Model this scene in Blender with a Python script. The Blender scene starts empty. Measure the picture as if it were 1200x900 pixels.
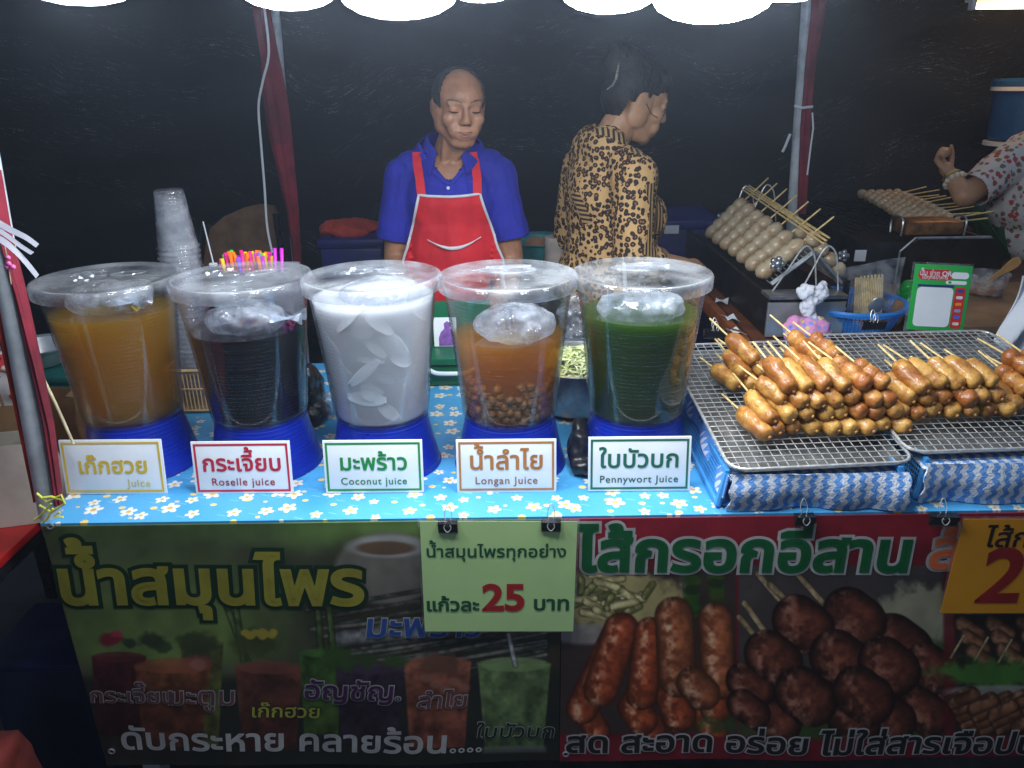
import bpy, bmesh, math, random
import numpy as np
from mathutils import Vector, Matrix, noise as mnoise
from mathutils.geometry import tessellate_polygon
from mathutils.bvhtree import BVHTree

random.seed(7)
SC = bpy.context.scene
COL = SC.collection
PI = math.pi
R = math.radians

# ------------------------------------------------------------------ camera, world, exposure
CAM = Vector((0, -1.25, 1.56))
PITCH, ROLL, FPX = R(21.5), R(0.8), 900.0
_f = Vector((0, math.cos(PITCH), -math.sin(PITCH)))
_u0 = Vector((0, math.sin(PITCH), math.cos(PITCH)))
_r0 = Vector((1, 0, 0))
_r = math.cos(ROLL) * _r0 - math.sin(ROLL) * _u0
_u = math.sin(ROLL) * _r0 + math.cos(ROLL) * _u0
cd = bpy.data.cameras.new('camera')
cd.lens = 36 * FPX / 1200
cd.sensor_width = 36
cd.clip_start = 0.02
cd.clip_end = 200
cam = bpy.data.objects.new('camera', cd)
COL.objects.link(cam)
cam.matrix_world = Matrix(((_r.x, _u.x, -_f.x, CAM.x), (_r.y, _u.y, -_f.y, CAM.y), (_r.z, _u.z, -_f.z, CAM.z), (0, 0, 0, 1)))
SC.camera = cam

world = bpy.data.worlds.new('World')
SC.world = world
world.use_nodes = True
bg = world.node_tree.nodes['Background']
bg.inputs[0].default_value = (0.55, 0.72, 1.0, 1)      # night: only the faint glow of the rest of the market
bg.inputs[1].default_value = 0.24
LAMP_STRENGTH = 78.0
HAZE = 0.012
SC.view_settings.view_transform = 'Standard'
SC.view_settings.look = 'None'
SC.view_settings.exposure = 0
SC.view_settings.gamma = 1
cy = SC.cycles
cy.max_bounces = 10
cy.diffuse_bounces = 3
cy.glossy_bounces = 4
cy.transmission_bounces = 6
cy.transparent_max_bounces = 40
cy.volume_bounces = 4
cy.sample_clamp_indirect = 4
cy.caustics_reflective = False
cy.caustics_refractive = False
cy.use_denoising = True


def ray(px, py):
    return (_f * FPX + _r * (px - 600) + _u * (450 - py)).normalized()


def at_z(px, py, z):
    d = ray(px, py)
    return CAM + d * ((z - CAM.z) / d.z)


def at_y(px, py, y):
    d = ray(px, py)
    return CAM + d * ((y - CAM.y) / d.y)


# ------------------------------------------------------------------ materials
def S(r, g, b):
    f = lambda c: (c / 255 / 12.92) if c <= 10 else ((c / 255 + .055) / 1.055) ** 2.4
    return (f(r), f(g), f(b))


def c4(c):
    return (c[0], c[1], c[2], 1)


class NT:
    def __init__(self, name):
        self.m = bpy.data.materials.new(name)
        self.m.use_nodes = True
        self.t = self.m.node_tree
        self.t.nodes.clear()
        self.out = self.n('OutputMaterial')

    def n(self, kind, **kw):
        nd = self.t.nodes.new('ShaderNode' + kind)
        for k, v in kw.items():
            setattr(nd, k, v)
        return nd

    def l(self, a, b):
        self.t.links.new(a, b)

    def coord(self, which='Object'):
        return self.n('TexCoord').outputs[which]

    def val(self, x):
        return x

    def math(self, op, a, b=None, c=None):
        nd = self.n('Math', operation=op)
        for i, x in enumerate((a, b, c)):
            if x is None:
                continue
            if isinstance(x, (int, float)):
                nd.inputs[i].default_value = x
            else:
                self.l(x, nd.inputs[i])
        return nd.outputs[0]

    def noise(self, vec, scale, detail=3, rough=.5):
        nd = self.n('TexNoise')
        nd.inputs['Scale'].default_value = scale
        nd.inputs['Detail'].default_value = detail
        nd.inputs['Roughness'].default_value = rough
        if vec is not None:
            self.l(vec, nd.inputs['Vector'])
        return nd.outputs[0]

    def ramp(self, x, lo, hi):
        nd = self.n('MapRange', interpolation_type='SMOOTHSTEP')
        nd.inputs[1].default_value = lo
        nd.inputs[2].default_value = hi
        self.l(x, nd.inputs[0])
        return nd.outputs[0]

    def mix(self, f, a, b):
        nd = self.n('Mix', data_type='RGBA')
        for i, x in ((0, f), (6, a), (7, b)):
            if isinstance(x, tuple):
                nd.inputs[i].default_value = c4(x)
            elif isinstance(x, (int, float)):
                nd.inputs[i].default_value = x
            else:
                self.l(x, nd.inputs[i])
        return nd.outputs[2]

    def mapping(self, vec, scale=(1, 1, 1), rot=(0, 0, 0), loc=(0, 0, 0)):
        nd = self.n('Mapping')
        nd.inputs['Scale'].default_value = scale
        nd.inputs['Rotation'].default_value = rot
        nd.inputs['Location'].default_value = loc
        self.l(vec, nd.inputs['Vector'])
        return nd.outputs[0]

    def principled(self, col, rough=.5, metal=0, coat=0, spec=.5):
        p = self.n('BsdfPrincipled')
        if isinstance(col, tuple):
            p.inputs['Base Color'].default_value = c4(col)
        else:
            self.l(col, p.inputs['Base Color'])
        if isinstance(rough, (int, float)):
            p.inputs['Roughness'].default_value = rough
        else:
            self.l(rough, p.inputs['Roughness'])
        p.inputs['Metallic'].default_value = metal
        p.inputs['Coat Weight'].default_value = coat
        p.inputs['Coat Roughness'].default_value = .12
        p.inputs['Specular IOR Level'].default_value = spec
        self.l(p.outputs[0], self.out.inputs['Surface'])
        return p

    def bump(self, p, h, strength=.3, dist=.002):
        b = self.n('Bump')
        b.inputs['Strength'].default_value = strength
        b.inputs['Distance'].default_value = dist
        self.l(h, b.inputs['Height'])
        self.l(b.outputs[0], p.inputs['Normal'])


def dk(c, k):
    return tuple(min(1, x * k) for x in c)


def pbr(name, col, rough=.5, metal=0, var=.18, vs=14, bump=0, bs=90, coat=0, spec=.5, second=None, lo=.35, hi=.65):
    t = NT(name)
    co = t.coord()
    n1 = t.noise(co, vs, 4, .6)
    a, b = (dk(col, 1 - var), dk(col, 1 + var)) if second is None else (col, second)
    c = t.mix(t.ramp(n1, lo, hi), a, b)
    n2 = t.noise(co, vs * 4.3, 3)
    ro = t.math('ADD', t.math('MULTIPLY', t.math('SUBTRACT', n2, .5), .25), rough)
    p = t.principled(c, ro, metal, coat, spec)
    if bump:
        t.bump(p, t.noise(co, bs, 4), bump)
    return t.m


def clear(name, tint=(.97, .98, 1), haze=.05, rough=.07, hazecol=(.85, .88, .92), hs=30, fres=1.4, streak=(1, 1, 1)):
    t = NT(name)
    co = t.mapping(t.coord(), scale=streak)
    tr = t.n('BsdfTransparent')
    tr.inputs[0].default_value = c4(tint)
    gl = t.n('BsdfGlossy')
    gl.inputs['Roughness'].default_value = rough
    lw = t.n('LayerWeight')
    lw.inputs[0].default_value = .5
    fr = t.math('ADD', .04 * fres, t.math('MULTIPLY', t.math('POWER', lw.outputs['Facing'], 4.0), .75))
    m1 = t.n('MixShader')
    t.l(fr, m1.inputs[0])
    t.l(tr.outputs[0], m1.inputs[1])
    t.l(gl.outputs[0], m1.inputs[2])
    d1 = t.n('BsdfDiffuse')
    d1.inputs[0].default_value = c4(hazecol)
    d2 = t.n('BsdfTranslucent')
    d2.inputs[0].default_value = c4(hazecol)
    md = t.n('MixShader')
    md.inputs[0].default_value = .5
    t.l(d1.outputs[0], md.inputs[1])
    t.l(d2.outputs[0], md.inputs[2])
    m2 = t.n('MixShader')
    f = t.math('MULTIPLY', t.ramp(t.noise(co, hs, 5, .6), .3, .75), haze * 2)
    t.l(f, m2.inputs[0])
    t.l(m1.outputs[0], m2.inputs[1])
    t.l(md.outputs[0], m2.inputs[2])
    t.l(m2.outputs[0], t.out.inputs['Surface'])
    return t.m


def juice_mat(name, absorb, adens, scat, sdens):
    t = NT(name)
    tr = t.n('BsdfTransparent')
    gl = t.n('BsdfGlossy')
    gl.inputs['Roughness'].default_value = .06
    lw = t.n('LayerWeight')
    lw.inputs[0].default_value = .5
    fr = t.math('ADD', .025, t.math('MULTIPLY', t.math('POWER', lw.outputs['Facing'], 4.0), .75))
    m1 = t.n('MixShader')
    t.l(fr, m1.inputs[0])
    t.l(tr.outputs[0], m1.inputs[1])
    t.l(gl.outputs[0], m1.inputs[2])
    t.l(m1.outputs[0], t.out.inputs['Surface'])
    va = t.n('VolumeAbsorption')
    va.inputs[0].default_value = c4(absorb)
    va.inputs[1].default_value = adens
    vs = t.n('VolumeScatter')
    vs.inputs[0].default_value = c4(scat)
    vs.inputs[1].default_value = sdens
    ad = t.n('AddShader')
    t.l(va.outputs[0], ad.inputs[0])
    t.l(vs.outputs[0], ad.inputs[1])
    t.l(ad.outputs[0], t.out.inputs['Volume'])
    return t.m


def emit(name, col, s):
    t = NT(name)
    e = t.n('Emission')
    e.inputs[0].default_value = c4(col)
    e.inputs[1].default_value = s
    t.l(e.outputs[0], t.out.inputs['Surface'])
    return t.m


# ------------------------------------------------------------------ mesh helpers
def basis(d):
    d = Vector(d).normalized()
    a = Vector((0, 0, 1)) if abs(d.z) < .9 else Vector((1, 0, 0))
    x = a.cross(d).normalized()
    return x, d.cross(x), d


def smooth_pts(pts, k=6):
    pts = [Vector(p) for p in pts]
    out = []
    for i in range(len(pts) - 1):
        p0, p1, p2, p3 = pts[max(i - 1, 0)], pts[i], pts[i + 1], pts[min(i + 2, len(pts) - 1)]
        for j in range(k):
            t = j / k
            out.append(.5 * ((2 * p1) + (p2 - p0) * t + (2 * p0 - 5 * p1 + 4 * p2 - p3) * t * t + (3 * p1 - p0 - 3 * p2 + p3) * t ** 3))
    return out + [pts[-1]]


class MB:
    def __init__(self):
        self.v, self.f, self.mi = [], [], []

    def add(self, vs, fs, mi=0):
        o = len(self.v)
        self.v += [Vector(p) for p in vs]
        self.f += [tuple(i + o for i in f) for f in fs]
        self.mi += [mi] * len(fs)
        return self

    def box(self, c, s, rot=None, bev=0, mi=0):
        bm = bmesh.new()
        bmesh.ops.create_cube(bm, size=1)
        bmesh.ops.scale(bm, vec=s, verts=bm.verts)
        if bev:
            bmesh.ops.bevel(bm, geom=bm.edges[:], offset=bev, segments=2, affect='EDGES', profile=.6)
        m = Matrix.Translation(c) @ (rot.to_4x4() if rot is not None else Matrix())
        bm.verts.index_update()
        vs = [m @ v.co for v in bm.verts]
        fs = [tuple(v.index for v in f.verts) for f in bm.faces]
        bm.free()
        return self.add(vs, fs, mi)

    def tube(self, pts, r, n=8, closed=False, mi=0, flat=None):
        pts = [Vector(p) for p in pts]
        k = len(pts)
        rs = r if isinstance(r, (list, tuple)) else [r] * k
        vs, fs = [], []
        px = None
        for i, p in enumerate(pts):
            if closed:
                d = pts[(i + 1) % k] - pts[i - 1]
            else:
                d = pts[min(i + 1, k - 1)] - pts[max(i - 1, 0)]
            d.normalize()
            if px is None:
                x, y, _ = basis(d)
            else:
                x = (px - d * px.dot(d)).normalized()
                y = d.cross(x)
            px = x
            for j in range(n):
                a = 2 * PI * j / n
                vs.append(p + (x * math.cos(a) + y * math.sin(a)) * rs[i])
        for i in range(k if closed else k - 1):
            for j in range(n):
                a, b = i * n + j, i * n + (j + 1) % n
                i2 = (i + 1) % k
                fs.append((a, b, i2 * n + (j + 1) % n, i2 * n + j))
        if not closed:
            fs.append(tuple(range(n - 1, -1, -1)))
            fs.append(tuple((k - 1) * n + j for j in range(n)))
        return self.add(vs, fs, mi)

    def lathe(self, prof, n=48, c=(0, 0, 0), axis=None, mi=0, squash=(1, 1), closed_prof=False):
        """prof: list of (r, z)"""
        c = Vector(c)
        x, y, d = (Vector((1, 0, 0)), Vector((0, 1, 0)), Vector((0, 0, 1))) if axis is None else basis(axis)
        vs, fs, idx = [], [], []
        for r, z in prof:
            if r < 1e-6:
                idx.append([len(vs)])
                vs.append(c + d * z)
            else:
                idx.append(list(range(len(vs), len(vs) + n)))
                for j in range(n):
                    a = 2 * PI * j / n
                    vs.append(c + d * z + x * (r * math.cos(a) * squash[0]) + y * (r * math.sin(a) * squash[1]))
        pairs = list(zip(idx[:-1], idx[1:]))
        if closed_prof:
            pairs.append((idx[-1], idx[0]))
        for A, B in pairs:
            for j in range(n):
                j2 = (j + 1) % n
                if len(A) == 1 and len(B) == 1:
                    continue
                if len(A) == 1:
                    fs.append((A[0], B[j2], B[j]))
                elif len(B) == 1:
                    fs.append((A[j], A[j2], B[0]))
                else:
                    fs.append((A[j], A[j2], B[j2], B[j]))
        return self.add(vs, fs, mi)

    def ell(self, c, r, rot=None, n=16, mi=0):
        vs, fs = [], []
        m = n // 2
        c = Vector(c)
        for i in range(m + 1):
            t = PI * i / m
            for j in range(n):
                a = 2 * PI * j / n
                p = Vector((r[0] * math.sin(t) * math.cos(a), r[1] * math.sin(t) * math.sin(a), r[2] * math.cos(t)))
                vs.append(c + (rot @ p if rot is not None else p))
        for i in range(m):
            for j in range(n):
                j2 = (j + 1) % n
                fs.append((i * n + j, i * n + j2, (i + 1) * n + j2, (i + 1) * n + j))
        return self.add(vs, fs, mi)

    def cap(self, p0, r0, p1, r1, n=14, mi=0):
        p0, p1 = Vector(p0), Vector(p1)
        x, y, d = basis(p1 - p0)
        L = (p1 - p0).length
        prof = [(0, -r0)]
        for i in range(1, 5):
            t = -PI / 2 + PI / 2 * i / 5
            prof.append((r0 * math.cos(t), r0 * math.sin(t)))
        for i in range(5):
            q = i / 4
            prof.append((r0 + (r1 - r0) * q, L * q))
        for i in range(1, 5):
            t = PI / 2 * i / 5
            prof.append((r1 * math.cos(t), L + r1 * math.sin(t)))
        prof.append((0, L + r1))
        return self.lathe(prof, n, p0, d, mi)

    def grid(self, fn, nu, nv, mi=0, thick=None):
        """fn(u,v)->point, u,v in 0..1"""
        vs = [Vector(fn(i / nu, j / nv)) for j in range(nv + 1) for i in range(nu + 1)]
        w = nu + 1
        fs = [(j * w + i, j * w + i + 1, (j + 1) * w + i + 1, (j + 1) * w + i) for j in range(nv) for i in range(nu)]
        if thick:
            # normals from neighbours
            nn = []
            for j in range(nv + 1):
                for i in range(nu + 1):
                    a = vs[j * w + min(i + 1, nu)] - vs[j * w + max(i - 1, 0)]
                    b = vs[min(j + 1, nv) * w + i] - vs[max(j - 1, 0) * w + i]
                    q = a.cross(b)
                    nn.append(q.normalized() if q.length > 1e-12 else Vector((0, 0, 1)))
            o = len(vs)
            back = [p - q * thick for p, q in zip(vs, nn)]
            fs2 = [tuple(o + k for k in reversed(f)) for f in fs]
            side = []
            for i in range(nu):
                side.append((i + 1, i, o + i, o + i + 1))
                q = nv * w
                side.append((q + i, q + i + 1, o + q + i + 1, o + q + i))
            for j in range(nv):
                a, b = j * w, (j + 1) * w
                side.append((a, b, o + b, o + a))
                a, b = a + nu, b + nu
                side.append((b, a, o + a, o + b))
            vs, fs = vs + back, fs + fs2 + side
        return self.add(vs, fs, mi)

    def prism(self, poly, o, x, y, t, mi=0):
        """flat polygon (2D list) extruded by t along x cross y"""
        o, x, y = Vector(o), Vector(x), Vector(y)
        nrm = x.cross(y).normalized()
        n = len(poly)
        vs = [o + x * a + y * b for a, b in poly] + [o + x * a + y * b - nrm * t for a, b in poly]
        fs = [tuple(range(n)), tuple(range(2 * n - 1, n - 1, -1))]
        fs += [(i, n + i, n + (i + 1) % n, (i + 1) % n) for i in range(n)]
        return self.add(vs, fs, mi)

    def jiggle(self, amp, scale, seed=0):
        for p in self.v:
            q = Vector((p.x * scale + seed, p.y * scale, p.z * scale))
            p += mnoise.noise_vector(q) * amp
        return self

    def xf(self, m):
        self.v = [m @ p for p in self.v]
        return self

    def mesh(self, name, mats, smooth=True):
        me = bpy.data.meshes.new(name)
        me.from_pydata([tuple(p) for p in self.v], [], self.f)
        for m in (mats if isinstance(mats, (list, tuple)) else [mats]):
            me.materials.append(m)
        me.polygons.foreach_set('material_index', self.mi)
        me.polygons.foreach_set('use_smooth', [smooth] * len(self.f))
        me.update()
        return me

    def build(self, name, mats, parent=None, smooth=True, world=True, sharp=True):
        if parent is not None and world:
            mi = wm(parent).inverted()
            self.v = [mi @ p for p in self.v]
        me = self.mesh(name, mats, smooth)
        if smooth and sharp:
            me.set_sharp_from_angle(angle=R(38))
        o = bpy.data.objects.new(name, me)
        COL.objects.link(o)
        if parent is not None:
            o.parent = parent
        return o


def wm(o):
    m = o.matrix_local if hasattr(o, 'matrix_local') else Matrix()
    m = o.matrix_basis.copy()
    while o.parent is not None:
        o = o.parent
        m = o.matrix_basis @ m
    return m


def tag(o, label, cat, group=None, kind=None):
    if label:
        o['label'] = label
    if cat:
        o['category'] = cat
    if group:
        o['group'] = group
    if kind:
        o['kind'] = kind
    return o


def thing(name, label, cat, loc=(0, 0, 0), group=None, mat=None):
    o = bpy.data.objects.new(name, None)
    o.empty_display_size = .05
    COL.objects.link(o)
    if mat is not None:
        o.matrix_basis = mat
    else:
        o.location = loc
        o.matrix_basis = Matrix.Translation(loc)
    return tag(o, label, cat, group)


def copy_tree(o, mat=None, label=None, parent=None):
    c = o.copy()
    COL.objects.link(c)
    if parent is not None:
        c.parent = parent
    for ch in list(KIDS(o)):
        copy_tree(ch, None, None, c)
    if mat is not None:
        c.matrix_basis = mat
    if label:
        c['label'] = label
    return c


def KIDS(o):
    return o.children


TMP = bpy.data.scenes.new('tmp')


def remesh(mb, voxel, smooth=3):
    me = mb.mesh('tmp', [])
    o = bpy.data.objects.new('tmp', me)
    TMP.collection.objects.link(o)
    m = o.modifiers.new('r', 'REMESH')
    m.mode = 'VOXEL'
    m.voxel_size = voxel
    if smooth:
        s = o.modifiers.new('s', 'SMOOTH')
        s.iterations = smooth
        s.factor = .5
    TMP.view_layers[0].update()
    dg = TMP.view_layers[0].depsgraph
    out = bpy.data.meshes.new_from_object(o.evaluated_get(dg))
    bpy.data.objects.remove(o)
    bpy.data.meshes.remove(me)
    out.polygons.foreach_set('use_smooth', [True] * len(out.polygons))
    return out


def lap_smooth(me, centre, radius, its):
    n = len(me.vertices)
    co = np.empty(n * 3)
    me.vertices.foreach_get('co', co)
    co = co.reshape(-1, 3)
    ed = np.empty(len(me.edges) * 2, int)
    me.edges.foreach_get('vertices', ed)
    ed = ed.reshape(-1, 2)
    d = np.linalg.norm(co - np.array(centre), axis=1)
    w = (np.clip((radius - d) / (radius * .25), 0, 1) * .5)[:, None]
    cnt = np.zeros(n)
    np.add.at(cnt, ed[:, 0], 1)
    np.add.at(cnt, ed[:, 1], 1)
    for k in range(its):
        for lam in (1.0, -.96 if k % 2 else 0):
            if not lam:
                continue
            acc = np.zeros_like(co)
            np.add.at(acc, ed[:, 0], co[ed[:, 1]])
            np.add.at(acc, ed[:, 1], co[ed[:, 0]])
            co = co + (acc / np.maximum(cnt, 1)[:, None] - co) * w * lam
    me.vertices.foreach_set('co', co.ravel())
    me.update()


def wrinkle(me, amp, scale, seed=0, stretch=(1, 1, 1)):
    n = len(me.vertices)
    co, no = np.empty(n * 3), np.empty(n * 3)
    me.vertices.foreach_get('co', co)
    me.vertex_normals.foreach_get('vector', no)
    co, no = co.reshape(-1, 3), no.reshape(-1, 3)
    k = np.array(stretch) * scale
    h = np.empty(n)
    for i, p in enumerate(co * k + np.array((seed, 0, 0))):
        q = Vector(p)
        h[i] = mnoise.noise(q) + .5 * mnoise.noise(q * 2.1)
    me.vertices.foreach_set('co', (co + no * (h * amp)[:, None]).ravel())
    me.update()


def mesh_obj(name, me, mats, parent=None):
    me.materials.clear()
    for m in (mats if isinstance(mats, (list, tuple)) else [mats]):
        me.materials.append(m)
    o = bpy.data.objects.new(name, me)
    COL.objects.link(o)
    if parent is not None:
        me.transform(wm(parent).inverted())
        o.parent = parent
    return o


def cut_mesh(me, keep):
    bm = bmesh.new()
    bm.from_mesh(me)
    bmesh.ops.delete(bm, geom=[f for f in bm.faces if not keep(f.calc_center_median())], context='FACES')
    bm.to_mesh(me)
    bm.free()
    return me


# ------------------------------------------------------------------ lettering (glyph outlines laid out mark by mark)
_gl = {}
UPPER = 'ัิีึื็ํ'
TONE = '่้๊๋์'


def _splines(s):
    c = bpy.data.curves.new('t', 'FONT')
    c.body = s
    c.size = 1
    c.resolution_u = 5
    o = bpy.data.objects.new('t', c)
    TMP.collection.objects.link(o)
    TMP.view_layers[0].update()
    dg = TMP.view_layers[0].depsgraph
    oe = o.evaluated_get(dg)
    cu = oe.to_curve(dg)
    out = []
    for sp in cu.splines:
        pts = []
        if sp.type == 'BEZIER':
            b = sp.bezier_points
            n = len(b)
            for i in range(n):
                p0, p1 = b[i], b[(i + 1) % n]
                A, B, Cc, D = p0.co, p0.handle_right, p1.handle_left, p1.co
                straight = (B - A).cross(D - A).length < 1e-6 and (Cc - A).cross(D - A).length < 1e-6
                for q in range(1 if straight else 5):
                    t = q / (1 if straight else 5)
                    w = A * (1 - t) ** 3 + B * 3 * t * (1 - t) ** 2 + Cc * 3 * t * t * (1 - t) + D * t ** 3
                    pts.append((w.x, w.y))
        else:
            pts = [(p.co.x, p.co.y) for p in sp.points]
        cl = []
        for p in pts:
            if not cl or math.dist(p, cl[-1]) > 1e-4:
                cl.append(p)
        if len(cl) > 2 and math.dist(cl[0], cl[-1]) < 1e-4:
            cl.pop()
        if len(cl) > 2:
            out.append(cl)
    oe.to_curve_clear()
    bpy.data.objects.remove(o)
    bpy.data.curves.remove(c)
    return out


_dotx = None


def glyph(ch):
    global _dotx
    if _dotx is None:
        _dotx = min(p[0] for p in _splines('.')[-1])
    if ch not in _gl:
        sp = _splines(ch) if ch.strip() else []
        adv = min(p[0] for p in _splines(ch + '.')[-1]) - _dotx
        _gl[ch] = (sp, adv)
    return _gl[ch]


def shape(text, track=0):
    out, x, prev_up = [], 0, False
    for i, ch in enumerate(text):
        sp, adv = glyph(ch)
        up = 0
        if ch in TONE and (prev_up or (i + 1 < len(text) and text[i + 1] == 'ำ')):
            up = .21
        for s in sp:
            out.append([(px + x, py + up) for px, py in s])
        if ch in UPPER:
            prev_up = True
        elif ch not in TONE:
            prev_up = False
        x += adv + (track if adv > .05 else 0)
    return out, x


def area(p):
    return sum(p[i - 1][0] * p[i][1] - p[i][0] * p[i - 1][1] for i in range(len(p))) / 2


def inside(pt, poly):
    x, y = pt
    c = False
    for i in range(len(poly)):
        x1, y1 = poly[i - 1]
        x2, y2 = poly[i]
        if (y1 > y) != (y2 > y) and x < (x2 - x1) * (y - y1) / (y2 - y1) + x1:
            c = not c
    return c


def letter_mb(text, fmap, width=None, size=None, bold=0, bold_only=False, w0=0, track=0, center=True, slant=0, xs=1):
    """fmap(u, v, w) -> world point; u, v in metres around the text's centre baseline"""
    polys, adv = shape(text, track)
    sx = width / adv if size is None else size * xs
    sy = size if size is not None else sx
    off = -adv / 2 if center else 0
    P2 = [[((x + off) * sx + y * sy * slant, y * sy) for x, y in p] for p in polys]
    mb = MB()
    ar = [area(p) for p in P2]
    if not ar:
        return mb
    sign = 1 if ar[max(range(len(ar)), key=lambda i: abs(ar[i]))] > 0 else -1
    outs = [i for i, a in enumerate(ar) if a * sign > 0]
    holes = [i for i, a in enumerate(ar) if a * sign <= 0]
    own = {i: [] for i in outs}
    for h in holes:
        c = [i for i in outs if inside(P2[h][0], P2[i])]
        for i in c:
            own[i].append(h)
    for k, i in enumerate(outs):
        loops = [P2[i]] + [P2[h] for h in own[i]]
        flat = [p for lp in loops for p in lp]
        tris = tessellate_polygon([[Vector((x, y, 0)) for x, y in lp] for lp in loops])
        w = w0 + (k % 5) * 6e-5
        mb.add([fmap(x, y, w) for x, y in flat], [tuple(t) for t in tris])
    if bold:
        for k, p in enumerate(P2):
            n = len(p)
            vs = []
            w = w0 + 3.5e-4 + (k % 7) * 5e-5
            for i in range(n):
                a, b, c = Vector(p[i - 1]), Vector(p[i]), Vector(p[(i + 1) % n])
                d1, d2 = (b - a).normalized(), (c - b).normalized()
                nn = Vector((-d1.y - d2.y, d1.x + d2.x))
                if nn.length < 1e-4:
                    nn = Vector((-d1.y, d1.x))
                nn.normalize()
                k2 = min(1.6, 1 / max(.4, nn.dot(Vector((-d1.y, d1.x)))))
                q1, q2 = b + nn * bold * k2, b - nn * bold * k2
                vs += [fmap(q1.x, q1.y, w), fmap(q2.x, q2.y, w)]
            fs = [(2 * i, 2 * i + 1, 2 * ((i + 1) % n) + 1, 2 * ((i + 1) % n)) for i in range(n)]
            mb.add(vs, fs)
    # face the front: orient by fmap's w axis
    n0 = (fmap(0, 0, 1) - fmap(0, 0, 0)).normalized()
    nf = []
    for f in mb.f:
        a, b, c = mb.v[f[0]], mb.v[f[1]], mb.v[f[2]]
        nf.append(f if (b - a).cross(c - a).dot(n0) >= 0 else tuple(reversed(f)))
    mb.f = nf
    return mb


def lettering(text, fmap, mat, parent, width=None, size=None, bold=0, halo=0, halo_mat=None, w0=4e-4, **kw):
    if halo:
        letter_mb(text, fmap, width, size, halo, w0=w0, **kw).build('lettering_outline', halo_mat, parent, smooth=False)
        w0 += 1.1e-3
    return letter_mb(text, fmap, width, size, bold, w0=w0, **kw).build('lettering', mat, parent, smooth=False)

# ------------------------------------------------------------------ palette
m_white_plastic = pbr('white_plastic', (.78, .8, .82), .4, var=.05)
m_blue_plastic = pbr('blue_plastic', S(16, 42, 158), .32, var=.1, bump=.05, coat=.2)
m_steel = pbr('steel', (.55, .56, .57), .36, metal=.8, var=.1, vs=8)
m_wire = pbr('steel_wire', (.62, .62, .60), .32, metal=.55, var=.2, vs=60)
m_grill_black = pbr('blackened_metal', (.012, .012, .014), .42, metal=.3, var=.5, vs=25, bump=.15)
m_dark_panel = pbr('dark_glossy_panel', (.018, .014, .01), .22, metal=.5, var=.5, vs=18, coat=.3)
m_brown_metal = pbr('heat_browned_metal', (.25, .11, .04), .4, metal=.5, var=.4, vs=30)
m_bamboo = pbr('bamboo', S(228, 196, 130), .6, var=.2, vs=60)
m_ball = pbr('grilled_meatball', S(188, 168, 136), .35, second=S(160, 116, 74), lo=.45, hi=.75, vs=22, bump=.4, bs=160, coat=.25)
m_pole = pbr('galvanised_pole', (.46, .50, .53), .5, metal=.0, var=.22, vs=12, bump=.05)
m_maroon = pbr('maroon_canvas', S(118, 22, 40), .8, var=.3, vs=9, bump=.2)
m_black_clip = pbr('black_steel', (.01, .01, .012), .3, var=.3, coat=.3)
m_skin_man = pbr('skin_weathered', S(172, 122, 92), .42, var=.14, vs=22, bump=.12, bs=140)
m_skin_woman = pbr('skin', S(190, 142, 106), .45, var=.1, vs=22, bump=.08, bs=140)
m_hair = pbr('dark_hair', (.008, .007, .007), .6, var=.5, vs=70, bump=.6, bs=220)
m_hair_grey = pbr('greying_hair', (.026, .025, .025), .7, var=.7, vs=90, bump=.8, bs=260)
m_lip = pbr('lip', S(152, 100, 82), .45, var=.12, vs=60)
m_brow = pbr('brow_hair', (.16, .105, .075), .8, var=.4, vs=120)
m_eye = pbr('eye', (.03, .022, .02), .2, var=.2)
m_red_cloth = pbr('red_apron_cloth', S(210, 28, 40), .75, var=.1, vs=12, bump=.25, bs=260)
m_trim = pbr('white_piping', (.72, .72, .74), .7, var=.06)
m_blue_shirt = pbr('royal_blue_knit', S(32, 38, 158), .8, var=.14, vs=10, bump=.3, bs=320)
m_trousers = pbr('dark_trousers', (.02, .022, .03), .8)
m_clear = clear('clear_plastic', haze=.006, hs=6)
m_lid = clear('clear_lid_plastic', haze=.2, rough=.13, hs=7)
m_cupclear = clear('cup_plastic', tint=(.97, .97, .98), haze=.16, rough=.12)
m_bag = clear('thin_bag_plastic', tint=(.9, .92, .95), haze=.3, rough=.15, hs=22, fres=1.5)
m_green_plastic = pbr('green_plastic', S(12, 95, 62), .4, var=.12)
m_kraft = pbr('kraft_paper', S(172, 135, 96), .8, var=.15, vs=8, bump=.2, bs=40)
m_black_plastic = pbr('black_crumpled_plastic', (.015, .015, .016), .3, var=.3, bump=.4, bs=50)
m_cream = pbr('cream_rope', S(190, 176, 140), .8, var=.2, vs=40)
m_red_paint = pbr('red_plastic', S(150, 22, 20), .35, var=.1, coat=.2)
m_floor = pbr('dark_asphalt', (.045, .043, .042), .85, var=.4, vs=5, bump=.5, bs=60)
m_wood = pbr('worn_wood', S(150, 112, 78), .6, var=.3, vs=6, bump=.2, bs=30)
m_dark_wood = pbr('dark_stained_wood', S(92, 50, 26), .6, var=.35, vs=10)


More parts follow.
